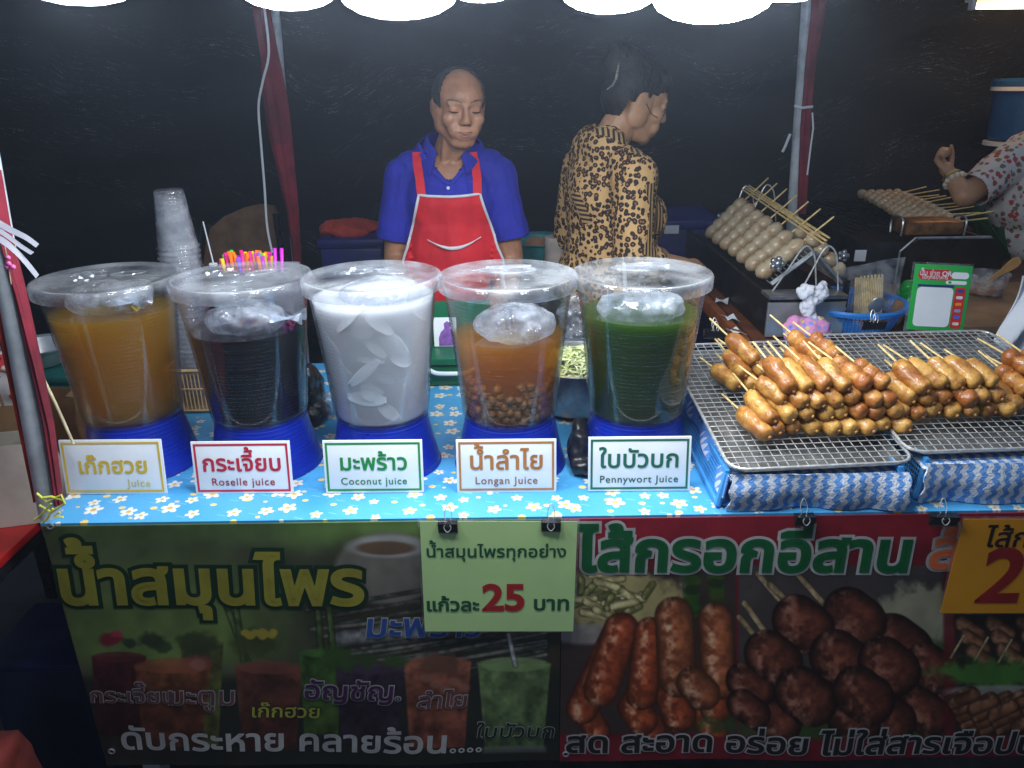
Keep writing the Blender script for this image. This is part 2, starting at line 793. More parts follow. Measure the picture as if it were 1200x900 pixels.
def cloth_flowers():
    t = NT('blue_floral_oilcloth')
    co = t.coord()
    flat = t.mapping(co, scale=(1, 1, 0))

    def cells(scale, rnd, loc):
        v = t.n('TexVoronoi', voronoi_dimensions='2D', feature='F1')
        v.inputs['Scale'].default_value = scale
        v.inputs['Randomness'].default_value = rnd
        mp = t.mapping(flat, loc=loc)
        t.l(mp, v.inputs['Vector'])
        sub = t.n('VectorMath', operation='SUBTRACT')
        t.l(mp, sub.inputs[0])
        t.l(v.outputs['Position'], sub.inputs[1])
        sp = t.n('SeparateXYZ')
        t.l(sub.outputs[0], sp.inputs[0])
        cs = t.n('SeparateColor')
        t.l(v.outputs['Color'], cs.inputs[0])
        return sp.outputs[0], sp.outputs[1], cs.outputs[0], cs.outputs[1]
    x, y, r1, r2 = cells(18, .8, (0, 0, 0))
    rad = t.math('POWER', t.math('ADD', t.math('MULTIPLY', x, x), t.math('MULTIPLY', y, y)), .5)
    th = t.math('ADD', t.math('ARCTAN2', y, x), t.math('MULTIPLY', r1, 6.28))
    pet = t.math('ABSOLUTE', t.math('COSINE', t.math('MULTIPLY', th, 2.5)))
    size = t.math('ADD', .010, t.math('MULTIPLY', r2, .009))
    lim = t.math('MULTIPLY', size, t.math('ADD', t.math('ADD', .30, t.math('MULTIPLY', t.noise(co, 55, 2), .35)), t.math('MULTIPLY', pet, .55)))
    fl = t.math('LESS_THAN', rad, lim)
    core = t.math('LESS_THAN', rad, t.math('MULTIPLY', size, .3))
    x2, y2, q1, q2 = cells(17, .75, (.023, .031, 0))
    rad2 = t.math('POWER', t.math('ADD', t.math('MULTIPLY', x2, x2), t.math('MULTIPLY', t.math('MULTIPLY', y2, y2), 1.7)), .5)
    dot = t.math('LESS_THAN', rad2, t.math('ADD', .0035, t.math('MULTIPLY', q1, .0045)))
    x3, y3, s1, s2 = cells(19, .9, (.052, .011, 0))
    tick = t.math('MULTIPLY', t.math('LESS_THAN', t.math('ABSOLUTE', t.math('ADD', y3, t.math('MULTIPLY', x3, .3))), .0009),
                  t.math('LESS_THAN', t.math('ABSOLUTE', x3), .009))
    base = t.mix(t.noise(co, 6), S(62, 146, 200), S(84, 168, 216))
    c = t.mix(t.math('MULTIPLY', tick, .6), base, S(150, 205, 235))
    c = t.mix(dot, c, S(226, 196, 120))
    c = t.mix(fl, c, t.mix(t.math('MULTIPLY', t.noise(co, 60, 2), .8), S(238, 236, 230), S(200, 190, 165)))
    c = t.mix(core, c, S(205, 170, 90))
    p = t.principled(c, .38, coat=.15)
    t.bump(p, t.noise(co, 35, 3), .25, .004)
    return t.m


def chevron(name, dim=1.0):
    t = NT(name)
    co = t.coord()
    sp = t.n('SeparateXYZ')
    t.l(co, sp.inputs[0])
    wob = t.math('MULTIPLY', t.math('SUBTRACT', t.noise(co, 9, 2), .5), .012)
    zz = t.math('PINGPONG', t.math('ADD', t.math('ADD', sp.outputs[2], t.math('MULTIPLY', sp.outputs[1], .8)), wob), .0095)
    s = t.math('ADD', sp.outputs[0], t.math('ADD', t.math('MULTIPLY', zz, .72), wob))
    fr = t.math('FRACT', t.math('MULTIPLY', s, 44))
    n0 = t.noise(co, 300, 2)
    band = t.ramp(t.math('ADD', t.math('ABSOLUTE', t.math('SUBTRACT', fr, .5)), t.math('MULTIPLY', t.math('SUBTRACT', n0, .5), .16)), .20, .30)
    n = t.noise(co, 160, 3)
    blue = t.mix(n, dk(S(80, 136, 212), dim), dk(S(126, 174, 232), dim))
    pale = t.mix(n, dk(S(200, 206, 220), dim), dk(S(232, 236, 242), dim))
    p = t.principled(t.mix(band, blue, pale), .95, spec=.1)
    t.bump(p, t.noise(co, 240, 3), .8, .003)
    return t.m


def leopard():
    t = NT('leopard_print')
    co = t.coord()
    wv = t.n('TexNoise')
    wv.inputs['Scale'].default_value = 60
    t.l(co, wv.inputs['Vector'])
    add = t.n('VectorMath', operation='MULTIPLY_ADD')
    t.l(wv.outputs['Color'], add.inputs[0])
    add.inputs[1].default_value = (.008, .008, .008)
    t.l(co, add.inputs[2])
    v = t.n('TexVoronoi', feature='F1')
    v.inputs['Scale'].default_value = 60
    v.inputs['Randomness'].default_value = .7
    t.l(add.outputs[0], v.inputs['Vector'])
    d = v.outputs['Distance']
    n = t.noise(co, 75, 2)
    rim = t.math('MULTIPLY', t.math('GREATER_THAN', d, .19), t.math('LESS_THAN', d, t.math('ADD', .37, t.math('MULTIPLY', n, .28))))
    rim = t.math('MULTIPLY', rim, t.math('GREATER_THAN', t.noise(co, 130, 1), .30))
    core = t.math('LESS_THAN', d, .26)
    c = t.mix(core, t.mix(t.noise(co, 12), S(204, 158, 98), S(222, 180, 122)), S(150, 100, 56))
    c = t.mix(rim, c, S(44, 26, 20))
    p = t.principled(c, .75)
    t.bump(p, t.noise(co, 30, 3), .3, .004)
    return t.m


def stripes(name, a, b, k, axis=0, rough=.75):
    t = NT(name)
    sp = t.n('SeparateXYZ')
    t.l(t.coord(), sp.inputs[0])
    c = t.mix(t.math('GREATER_THAN', t.math('FRACT', t.math('MULTIPLY', sp.outputs[axis], k)), .5), a, b)
    t.principled(c, rough)
    return t.m


def floral(name, ground, a, b, scale=26):
    t = NT(name)
    co = t.coord()
    v = t.n('TexVoronoi', feature='F1')
    v.inputs['Scale'].default_value = scale
    wv = t.noise(co, 90, 2)
    t.l(co, v.inputs['Vector'])
    d = t.math('ADD', v.outputs['Distance'], t.math('MULTIPLY', t.math('SUBTRACT', wv, .5), .55))
    cs = t.n('SeparateColor')
    t.l(v.outputs['Color'], cs.inputs[0])
    pick = t.math('GREATER_THAN', cs.outputs[0], .45)
    c = t.mix(t.math('LESS_THAN', d, .42), ground, t.mix(pick, b, a))
    c = t.mix(t.math('LESS_THAN', d, .16), c, dk(a, .6))
    t.principled(c, .8)
    return t.m


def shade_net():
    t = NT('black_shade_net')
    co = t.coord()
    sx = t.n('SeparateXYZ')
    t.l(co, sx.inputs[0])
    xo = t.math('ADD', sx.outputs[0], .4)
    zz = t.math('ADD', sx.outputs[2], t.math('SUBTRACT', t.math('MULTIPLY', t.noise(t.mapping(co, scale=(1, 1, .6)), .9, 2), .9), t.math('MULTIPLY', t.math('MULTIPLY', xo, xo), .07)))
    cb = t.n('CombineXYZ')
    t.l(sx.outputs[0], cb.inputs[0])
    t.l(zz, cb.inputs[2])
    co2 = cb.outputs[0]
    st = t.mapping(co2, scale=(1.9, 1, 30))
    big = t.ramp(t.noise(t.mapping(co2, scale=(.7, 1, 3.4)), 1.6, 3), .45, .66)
    light_fleck = t.ramp(t.noise(st, 5.5, 5, .75), .53, .66)
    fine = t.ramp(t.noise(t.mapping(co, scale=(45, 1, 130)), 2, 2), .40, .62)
    f = t.math('MULTIPLY', t.math('MULTIPLY', light_fleck, big), fine)
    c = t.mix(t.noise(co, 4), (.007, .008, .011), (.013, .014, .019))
    c = t.mix(f, c, (.36, .35, .33))  # light showing through the net's holes, painted as pale flecks in the colour
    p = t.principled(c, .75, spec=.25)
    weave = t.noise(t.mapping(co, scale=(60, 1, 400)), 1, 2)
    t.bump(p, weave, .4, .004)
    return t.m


def sausage_mat(name, c1, c2, c3):
    t = NT(name)
    co = t.coord()
    oi = t.n('ObjectInfo')
    sh = t.n('VectorMath', operation='ADD')
    t.l(co, sh.inputs[0])
    t.l(oi.outputs['Location'], sh.inputs[1])
    v = sh.outputs[0]
    n1 = t.noise(v, 28, 4, .6)
    c = t.mix(t.ramp(t.math('ADD', n1, t.math('MULTIPLY', t.math('SUBTRACT', oi.outputs['Random'], .5), .22)), .36, .66), c1, c2)
    spots = t.math('MAXIMUM', t.ramp(t.noise(v, 120, 3, .6), .60, .72), t.ramp(t.noise(v, 42, 4, .7), .60, .74))
    c = t.mix(t.math('MULTIPLY', spots, .7), c, c3)
    ends = t.n('SeparateXYZ')
    t.l(co, ends.inputs[0])
    char = t.ramp(t.math('ADD', t.math('ABSOLUTE', ends.outputs[1]), t.math('MULTIPLY', t.noise(v, 60), .02)), .042, .062)
    c = t.mix(t.math('MULTIPLY', char, .6), c, c3)
    p = t.principled(c, t.math('ADD', .36, t.math('MULTIPLY', n1, .25)), coat=.34)
    t.bump(p, t.noise(v, 75, 5, .65), .75, .004)
    return t.m


m_cloth = cloth_flowers()
m_chev = chevron('blue_chevron_cloth')
m_leopard = leopard()
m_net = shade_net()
m_saus = sausage_mat('glazed_golden_sausage', S(156, 92, 30), S(206, 154, 72), S(92, 42, 16))
m_saus_dark = sausage_mat('glazed_dark_sausage', S(158, 88, 32), S(202, 142, 66), S(84, 38, 15))

# ------------------------------------------------------------------ setting
TZ = 0.80                                            # table top
ground = MB().grid(lambda u, v: (-30 + 60 * u, -30 + 60 * v, 0), 24, 24).build('ground', m_floor)
tag(ground, None, None, kind='structure')

BY = 3.05


def net_fn(u, v):
    x = -4.6 + 9.8 * u
    z = .02 + 3.2 * v
    y = BY + .05 * math.sin(x * 2.1) + .03 * math.sin(x * 5.3 + z * 2) + .05 * mnoise.noise(Vector((x * 1.2, 0, z * 2.4))) + .022 * math.sin((z + .07 * (x + .4) ** 2) * 16 + 2 * mnoise.noise(Vector((x, 1, z))))
    y += -.05 * math.exp(-((z - 1.75 - .28 * (x - 2.0)) / .06) ** 2) * (1 if x > 1.2 else 0)
    return (x, y, z)


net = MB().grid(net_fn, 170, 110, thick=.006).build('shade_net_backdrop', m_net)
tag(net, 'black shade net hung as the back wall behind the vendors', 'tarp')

# haze volume added to imitate lens glare around the lamps
if HAZE:
    t = NT('glare_haze')
    pv = t.n('VolumePrincipled')
    pv.inputs['Color'].default_value = (.70, .82, 1, 1)
    pv.inputs['Density'].default_value = HAZE
    pv.inputs['Anisotropy'].default_value = .72
    t.l(pv.outputs[0], t.out.inputs['Volume'])
    hz = MB().box((0, 0, 2.2), (70, 70, 6.4)).build('haze', t.m, smooth=False)
    tag(hz, None, None, kind='stuff')

# ------------------------------------------------------------------ lamps
m_led = emit('led_diffuser_light', (.86, .93, 1.0), LAMP_STRENGTH)
LAMPS = [(97, 6, -.23, 142, 'white disc lamp nearest the top left corner of the stall'),
         (340, 12, -.02, 122, 'white disc lamp hanging above the left back pole'),
         (469, 23, -.25, 142, 'white disc lamp hanging above and left of the man'),
         (566, 2.5, .2, 100, 'small white disc lamp furthest back above the man'),
         (714, 16, -.02, 118, 'white disc lamp hanging above the woman'),
         (833, 28, -.25, 143, 'lowest white disc lamp, in front of and right of the woman'),
         (925, 2, .12, 106, 'white disc lamp hanging above the right back pole')]
for px, py, y, wpx, lab in LAMPS:
    p = at_y(px, py, y)
    dep = (p - CAM).dot(_f)
    k = wpx * dep / FPX / .172
    t_ = thing('disc_lamp', lab, 'lamp', p, 'white disc lamps over the counter')
    L_ = lambda pr: [(a * k, b * k) for a, b in pr]
    MB().lathe(L_([(0, 0), (.03, .002), (.055, .008), (.075, .019), (.084, .032), (.086, .042)]), 40, p).build('diffuser', m_led, t_)
    MB().lathe(L_([(.0865, .040), (.0885, .041), (.089, .052), (.07, .062), (.03, .068), (.022, .085), (.022, .11), (0, .112)]), 32, p).build('housing', m_white_plastic, t_)
    MB().lathe(L_([(.015, .108), (.021, .11), (.021, .15), (.012, .16), (0, .16)]), 20, p).build('socket', m_white_plastic, t_)
    MB().tube([p + Vector((0, 0, .15 * k)), p + Vector((.004, 0, .4)), p + Vector((0, .01, .9))], .003, 6).build('cord', m_white_plastic, t_)

m_warm = emit('warm_tube_light', (1.0, .56, .18), 48)
p0, p1 = at_y(1136, 7, 2.3), at_y(1235, 6, 2.3)
t_ = thing('tube_lamp', 'warm yellow tube lamp at the top right corner', 'lamp', p0)
d = (p1 - p0).normalized()
MB().cap(p0 + d * .03, .012, p1, .012).build('tube', m_warm, t_)
MB().box((p0 + p1) / 2 + Vector((0, .02, .026)), ((p1 - p0).length, .05, .02), bev=.004).build('fitting', m_white_plastic, t_)
MB().box(p0 + Vector((.012, 0, .004)), (.02, .034, .04), bev=.004).build('end_holder', m_white_plastic, t_)

# ------------------------------------------------------------------ poles with rolled curtain
m_strap = m_trim


def pole(a, b, r, label, zf=0):
    a, b = Vector(a), Vector(b)
    d = (b - a).normalized()
    foot = a - d * ((a.z - zf) / d.z)
    top = a + d * ((2.6 - a.z) / d.z)
    t = thing('tent_pole', label, 'pole', foot, 'tent poles')
    MB().tube([foot, top], r, 20).build('tube', m_pole, t)
    return t, foot, top, d


def curtain(points, widths, label, seed=0, depth=.02, mat=None):
    """rolled canvas hanging beside a pole: a folded fat ribbon along points"""
    mb = MB()
    n = len(points)
    def fn(u, v):
        k = v * (n - 1)
        i = min(int(k), n - 2)
        f = k - i
        p = Vector(points[i]).lerp(Vector(points[i + 1]), f)
        w = widths[i] * (1 - f) + widths[i + 1] * f
        a = 2 * PI * u
        fold = 1 + .22 * math.sin(3 * a + seed + v * 4) + .12 * math.sin(7 * a + v * 9)
        return p + Vector((math.cos(a) * w / 2 * fold, math.sin(a) * depth * fold, 0))
    mb.grid(fn, 40, 60)
    o = mb.build('rolled_curtain', mat or m_maroon, None)
    return tag(o, label, 'curtain', 'rolled maroon curtains on the poles')


# back left pole
yb = 1.7
t_, f_, tp_, d_ = pole(at_y(347, 300, yb), at_y(326, 60, yb), .0165, 'grey back pole between the brown backrest and the man')
curtain([at_y(350, 330, yb - .05), at_y(343, 250, yb - .05), at_y(328, 160, yb - .05), at_y(322, 110, yb - .05), at_y(318, 70, yb - .05), at_y(306, 0, yb - .05), at_y(300, -60, yb - .05)],
        [.02, .035, .07, .075, .06, .055, .06], 'maroon curtain rolled along the back left pole', 1)
# back right pole
t_, f_, tp_, d_ = pole(at_y(930, 240, yb), at_y(944, 40, yb), .021, 'grey back pole standing right of the woman')
curtain([at_y(939, 250, yb - .03), at_y(944, 150, yb - .03), at_y(950, 80, yb - .03), at_y(958, 20, yb - .03), at_y(962, -40, yb - .03)],
        [.026, .03, .034, .04, .045], 'maroon curtain tied to the back right pole', 4, .018)
MB().tube([at_y(931, 124, yb - .06), at_y(940, 126.5, yb - .075), at_y(952, 125, yb - .06)], .005, 6).build('tie_strap', m_strap, t_)
MB().tube([at_y(917, 178, yb - .05), at_y(920, 172, yb - .055), at_y(926, 157, yb - .05)], .005, 6).build('loose_strap_end', m_strap, t_)
o = MB().tube([at_y(952, 132, yb - .06), at_y(953, 150, yb - .06), at_y(950, 172, yb - .06), at_y(946, 205, yb - .06)], .003, 6).build('cable', m_white_plastic)
tag(o, 'short grey cable running down the back right pole', 'cable')
# front left pole
yf = .022
t_, f_, tp_, d_ = pole(at_y(55, 580, yf), at_y(10, 330, yf), .0195, 'grey front pole at the left corner of the counter', TZ + .004)
curtain([at_y(70, 590, yf - .012), at_y(58, 500, yf - .012), at_y(43, 430, yf - .012), at_y(22, 340, yf - .012), at_y(6, 280, yf - .012), at_y(-8, 200, yf - .012)],
        [.010, .014, .015, .014, .013, .013], 'maroon curtain edge bound to the right side of the front pole', 2, .012)
curtain([at_y(44, 585, yf + .01), at_y(24, 480, yf + .01), at_y(8, 400, yf + .01), at_y(-8, 330, yf + .01)],
        [.008, .012, .013, .012], 'red curtain edge along the left side of the front pole', 5, .012, pbr('red_canvas', S(196, 60, 40), .8, var=.3, vs=9))

# hanging white cable
pts = [(309, -40), (309, 0), (315, 60), (308, 95), (303, 125), (306, 170), (310, 220), (313, 265), (319, 296)]
o = MB().tube(smooth_pts([at_y(a, b, 1.55) for a, b in pts]), .0042, 8).build('hanging_cable', m_white_plastic)
tag(o, 'long white cable hanging in front of the left back pole', 'cable')

# ------------------------------------------------------------------ the counter
FL = at_z(50, 612, TZ)
XL = FL.x
XR = 1.42
TD = .84
tb = thing('counter_table', 'long counter table under the blue flowered cloth', 'table', ((XL + XR) / 2, TD / 2, 0))
MB().box(((XL + XR) / 2, TD / 2, TZ - .018), (XR - XL - .01, TD - .01, .03), bev=.004).build('top', m_wood, tb)
for x in (XL + .06, XR - .06):
    for y in (.07, TD - .06):
        MB().box((x, y, (TZ - .034) / 2), (.04, .04, TZ - .036), bev=.004).build('leg', m_pole, tb)


def cloth_fn(u, v):
    x = XL + (XR - XL) * u
    s = v * (TD + .05)
    if s < .03:
        return (x, -.004, TZ - .028 + s)
    y = s - .034
    return (x, y, TZ + .0042 + .0014 * mnoise.noise(Vector((x * 9, y * 9, 0))) + .0016 * mnoise.noise(Vector((x * 3 + y * 14, y * 3 - x * 2, 2))))


o = MB().grid(cloth_fn, 110, 60, thick=.0015).build('tablecloth', m_cloth)
tag(o, 'blue oilcloth with small white and yellow flowers covering the counter', 'tablecloth')
CT = TZ + .0052

# ------------------------------------------------------------------ juice tubs
R0, R1, H0, H = .097, .1285, .115, .282      # tub bottom / rim radius, base height, tub height


def tub_r(z):
    q = z / H
    return R0 + (R1 - R0) * (q ** 1.15) * .92 + (.007 * max(0, (q - .84) / .16) ** 2)


prof = []
for i in range(121):
    z = .004 + (H - .006) * i / 120
    rip = .0013 * math.sin(2 * PI * z / .0078) if z < H * .9 else 0
    prof.append((tub_r(z) + rip, z))
wall_prof = [(0, .001), (R0 - .006, .001), (R0 - .001, .0)] + prof + [(R1 + .003, H - .001), (R1 + .003, H + .002), (R1 + .001, H + .003)]
tub_wall = MB().lathe(wall_prof, 72)
inner = [(tub_r(.004 + (H - .006) * i / 40) - .002, .004 + (H - .006) * i / 40) for i in range(41)]
tub_wall.lathe([(0, .005)] + inner, 72)
lid_prof = [(R1 + .006, H - .016), (R1 + .0078, H - .016), (R1 + .0085, H + .004), (R1 + .006, H + .0085), (R1 + .001, H + .009), (R1 - .004, H + .0045),
            (R1 - .03, H + .0055), (R1 - .08, H + .0075), (0, H + .0085)]

juices = [
    dict(px=119, base=(164, 545), name='chrysanthemum', level=381, mat=juice_mat('amber_tea', (.90, .71, .015), 36, (.97, .70, .07), 8.5),
         lab='amber chrysanthemum juice', base_lab='leftmost blue base bowl, under the amber chrysanthemum juice'),
    dict(px=279, base=(310, 545), name='roselle', level=403, mat=juice_mat('dark_roselle', (.22, .012, .03), 170, (.3, .02, .04), 5),
         lab='nearly black roselle juice', base_lab='blue base bowl under the nearly black roselle juice'),
    dict(px=434.5, base=(450.5, 545), name='coconut', level=366, mat=None,
         lab='milky white coconut juice', base_lab='middle blue base bowl, under the white coconut juice'),
    dict(px=591.5, base=(602, 545), name='longan', level=411, mat=juice_mat('longan_tea', (.88, .65, .05), 42, (.96, .60, .1), 7),
         lab='brown longan juice with longans at the bottom', base_lab='blue base bowl under the brown longan juice'),
    dict(px=751.5, base=(746.5, 542), name='pennywort', level=384, mat=juice_mat('pennywort_green', (.32, .53, .02), 130, (.30, .52, .03), 27),
         lab='dark green pennywort juice', base_lab='blue base bowl under the dark green pennywort juice'),
]
m_milk = juice_mat('cloudy_coconut_water', (.80, .78, .58), 2.2, (1, 1, .98), 125)
m_cocomeat = pbr('coconut_flesh', (.86, .87, .84), .35, var=.05, coat=.3)
m_ice = clear('bag_of_ice', tint=(.86, .88, .92), haze=.30, rough=.1, hs=14, fres=1.5, hazecol=(.86, .9, .95))
m_longan = pbr('longan_flesh', S(128, 92, 64), .35, var=.3, vs=30, coat=.2)

BT = R0 - .006
base_prof = [(BT - .004, H0), (BT, H0 - .002), (BT + .001, H0 - .008)]
for i in range(41):
    z = (H0 - .010) * (1 - i / 40)
    q = 1 - z / H0
    base_prof.append((BT + .001 + .024 * q ** 1.15 + .0005 * math.sin(2 * PI * z / .0085), z + .001))
base_prof.append((BT + .027, .0005))
base_mb = MB().lathe(base_prof, 64)
base_mb.lathe([(0, H0 - .002), (BT - .010, H0 - .002), (BT - .004, H0)], 64)
base_me = base_mb.mesh('base_bowl', m_blue_plastic)
base_me.set_sharp_from_angle(angle=R(38))
wall_me = tub_wall.mesh('tub_wall', m_clear)
lid_me = MB().lathe(lid_prof, 72).mesh('lid', m_lid)


def almond(c, ang, L, W, r=.0013, lift=0):
    pts = []
    for i in range(24):
        a = 2 * PI * i / 24
        x = math.cos(a) * L / 2
        y = math.sin(a) * W / 2 * (1 - .25 * abs(math.cos(a)))
        pts.append((c[0] + x * math.cos(ang) - y * math.sin(ang), c[1] + x * math.sin(ang) + y * math.cos(ang), H + .0095 + lift * (x / L + .5)))
    mb = MB().tube(pts, r, 6, closed=True)
    mb.add([Vector(p) + Vector((0, 0, -.0006)) for p in pts], [tuple(range(24))])
    return mb


TUBPOS = []
for k, J in enumerate(juices):
    c = at_z(J['px'] if abs(J['px'] - 600) < 0 else (J['px'] * 0 + J['base'][0]), J['base'][1], CT)
    # centre column: rim centre and base centre share one vertical
    rim = at_y(J['px'], 332, c.y)
    cx = rim.x * .55 + c.x * .45
    c = Vector((cx, c.y + .022, CT))
    TUBPOS.append(c)
    b = bpy.data.objects.new('base_bowl', base_me)
    COL.objects.link(b)
    b.matrix_basis = Matrix.Translation(c) @ Matrix.Rotation(k * 1.3, 4, 'Z')
    tag(b, J['base_lab'], 'bowl', 'upturned blue bowls under the juice tubs')
    tz = c + Vector((0, 0, H0 + .001))
    tub = thing('juice_tub', 'clear ribbed lidded tub of ' + J['lab'], 'drink tub', tz, 'juice tubs on blue bases')
    w = bpy.data.objects.new('tub_wall', wall_me)
    COL.objects.link(w)
    w.parent = tub
    l = bpy.data.objects.new('lid', lid_me)
    COL.objects.link(l)
    l.parent = tub
    l.rotation_euler = (R([0, 0, 0, 0, 0][k]), 0, k * .9)
    l.matrix_basis = Matrix.Rotation(k * .9, 4, 'Z')
    LR = -k * .9
    if k < 3:
        for sgn in (-1, 1):
            ang = (R(150), R(148), R(20))[k] if sgn < 0 else (R(25), R(38), R(150))[k]
            cc = Vector((sgn * .034, .022, 0))
            cc.rotate(Matrix.Rotation(LR, 3, 'Z'))
            almond((cc.x, cc.y), ang + LR, .066, .034).build('lid_flap', m_lid, l, world=False)
    else:
        cc = Vector((.0, .03, 0))
        cc.rotate(Matrix.Rotation(LR, 3, 'Z'))
        almond((cc.x, cc.y), LR, .115, .062).build('lid_flap', m_lid, l, world=False)
        almond((cc.x, cc.y), LR + R(-24), .10, .03, lift=.012).build('lid_flap', m_lid, l, world=False)
    # juice up to its level
    lv = at_y(J['px'], J['level'], c.y - .122).z - tz.z
    J['lv'] = lv
    jp = [(0, .0065)]
    for i in range(31):
        z = .0065 + (lv - .0065) * i / 30
        jp.append((tub_r(z) - .0038, z))
    jp.append((0, lv))
    MB().lathe(jp, 64).build('juice', J['mat'] or m_milk, tub, world=False)


def ice_bag(k, off, size, seed, label, mat=m_ice, tieoff=None, rotz=0):
    c = TUBPOS[k] + Vector((0, 0, H0 + juices[k]['lv']))
    mb = MB()
    rnd = random.Random(seed)
    mb.ell(c + Vector(off), (size[0], size[1], size[2]), Matrix.Rotation(rotz, 3, 'Z'))
    for i in range(9):
        mb.ell(c + Vector(off) + Vector((rnd.uniform(-.6, .6) * size[0], rnd.uniform(-.6, .6) * size[1], rnd.uniform(-.3, .45) * size[2])),
               [rnd.uniform(.3, .55) * size[j] for j in range(3)], Matrix.Rotation(rnd.uniform(0, 3), 3, 'Z'))
    me = remesh(mb, .004, 1)
    wrinkle(me, .0045, 30, seed)
    wrinkle(me, .0012, 90, seed + 3, (1, 3, 1))
    o = thing('ice_bag', label, 'ice bag', c + Vector(off))
    mesh_obj('bag', me, mat, o)
    o['group'] = 'ice bags floating in the juice'
    if tieoff:
        a = c + Vector(tieoff)
        tm = pbr('rubber_band', S(225, 190, 50) if k == 0 else S(190, 50, 90), .5)
        MB().tube([a + Vector((.008 * math.cos(i * .9), .008 * math.sin(i * .9), .006 * math.sin(i * 1.7))) for i in range(7)], .003, 6, closed=True).build('rubber_band', tm, o)
        q = MB()
        q.grid(lambda u, v: a + Vector((-.03 + .055 * v, -.005 + .01 * math.sin(u * 9), .012)) * 1 + Vector((0, (u - .5) * .05 * (.25 + abs(v - .55) * 2), .012 * math.sin(u * 14) * abs(v - .5) * 2)), 14, 10, thick=.0006)
        q.build('bag_neck', mat, o)
    return o


ice_bag(0, (.0, -.005, .022), (.085, .07, .034), 3, 'clear bag of ice with yellow band floating in the amber juice', m_bag, (.068, -.045, .012))
ice_bag(1, (.005, -.02, .02), (.082, .062, .036), 5, 'clear bag of ice floating in the nearly black roselle juice', m_ice, (.096, -.03, .012))
ice_bag(2, (.018, -.005, .006), (.085, .075, .03), 8, 'clear bag of ice poking out of the white coconut juice', m_ice)
ice_bag(3, (.014, -.04, .028), (.082, .05, .04), 11, 'frosty bag of ice floating in the brown longan juice', m_ice)
ice_bag(4, (-.004, -.03, .014), (.088, .06, .032), 14, 'clear bag of ice floating in the green pennywort juice', m_ice)

# thin pale sticks through the lid openings
m_lid_stick = clear('pale_stick_plastic', tint=(.9, .9, .86), haze=.45, rough=.2)
for k, a, b, lab in ((3, (-.012, .03, H + .012), (.008, .01, .12), 'thin pale ladle handle standing in the brown longan juice'),
                     (4, (-.03, .045, H + .014), (-.012, .03, .14), 'thin pale ladle handle standing in the green pennywort juice')):
    q = TUBPOS[k] + Vector((0, 0, H0))
    o = MB().cap(q + Vector(a), .0042, q + Vector(b), .0036).build('ladle', m_lid_stick)
    tag(o, lab, 'ladle')

# coconut slices against the wall of the milky tub
rnd = random.Random(21)
sl_me = None
for i in range(28):
    a = R(-90) + rnd.uniform(-1.35, 1.35)
    z = .02 + (juices[2]['lv'] - .03) * rnd.random() ** .8
    L, W = rnd.uniform(.04, .085), rnd.uniform(.016, .036)
    if sl_me is None:
        sl_me = MB().grid(lambda u, v: ((u - .5) * 1.0, .22 * (1 - (2 * u - 1) ** 2) * -1, (v - .5) * (1 - .6 * (2 * u - 1) ** 2)), 10, 6, thick=.1).mesh('slice', m_cocomeat)
    rr = tub_r(z) - .012 - rnd.uniform(0, .012)
    c = TUBPOS[2] + Vector((rr * math.cos(a), rr * math.sin(a), H0 + z))
    o = bpy.data.objects.new('coconut_slice', sl_me)
    COL.objects.link(o)
    o.matrix_basis = (Matrix.Translation(c) @ Matrix.Rotation(a + PI / 2, 4, 'Z') @ Matrix.Rotation(rnd.uniform(-.9, .9), 4, 'Y')
                      @ Matrix.Rotation(rnd.uniform(-.5, .5), 4, 'X') @ Matrix.Diagonal((L, .016, W, 1)))
    tag(o, 'slice of coconut flesh floating in the milky white juice', 'coconut slice', 'coconut slices in the white juice')

# longans in the brown tub
lg_mb = MB().ell((0, 0, 0), (.0105, .0115, .0085), n=14)
lg_mb.jiggle(.003, 90)
lg_me = lg_mb.mesh('longan', m_longan)
rnd = random.Random(4)
for lay in range(5):
    n = 16
    for i in range(n):
        z = .015 + lay * .0155 + rnd.uniform(-.004, .004)
        rr = tub_r(z) - .0165
        a = R(-90) + (i - (n - 1) / 2) * .205 + (lay % 2) * .10 + rnd.uniform(-.04, .04)
        if lay == 4 and rnd.random() < .45:
            continue
        q = rr - rnd.uniform(0, .010)
        o = bpy.data.objects.new('longan', lg_me)
        COL.objects.link(o)
        o.matrix_basis = Matrix.Translation(TUBPOS[3] + Vector((q * math.cos(a), q * math.sin(a), H0 + z + rnd.uniform(-.002, .002)))) @ Matrix.Rotation(rnd.uniform(0, 6), 4, 'Y')
        tag(o, 'peeled longan lying at the bottom of the brown juice', 'longan', 'longans in the brown juice')

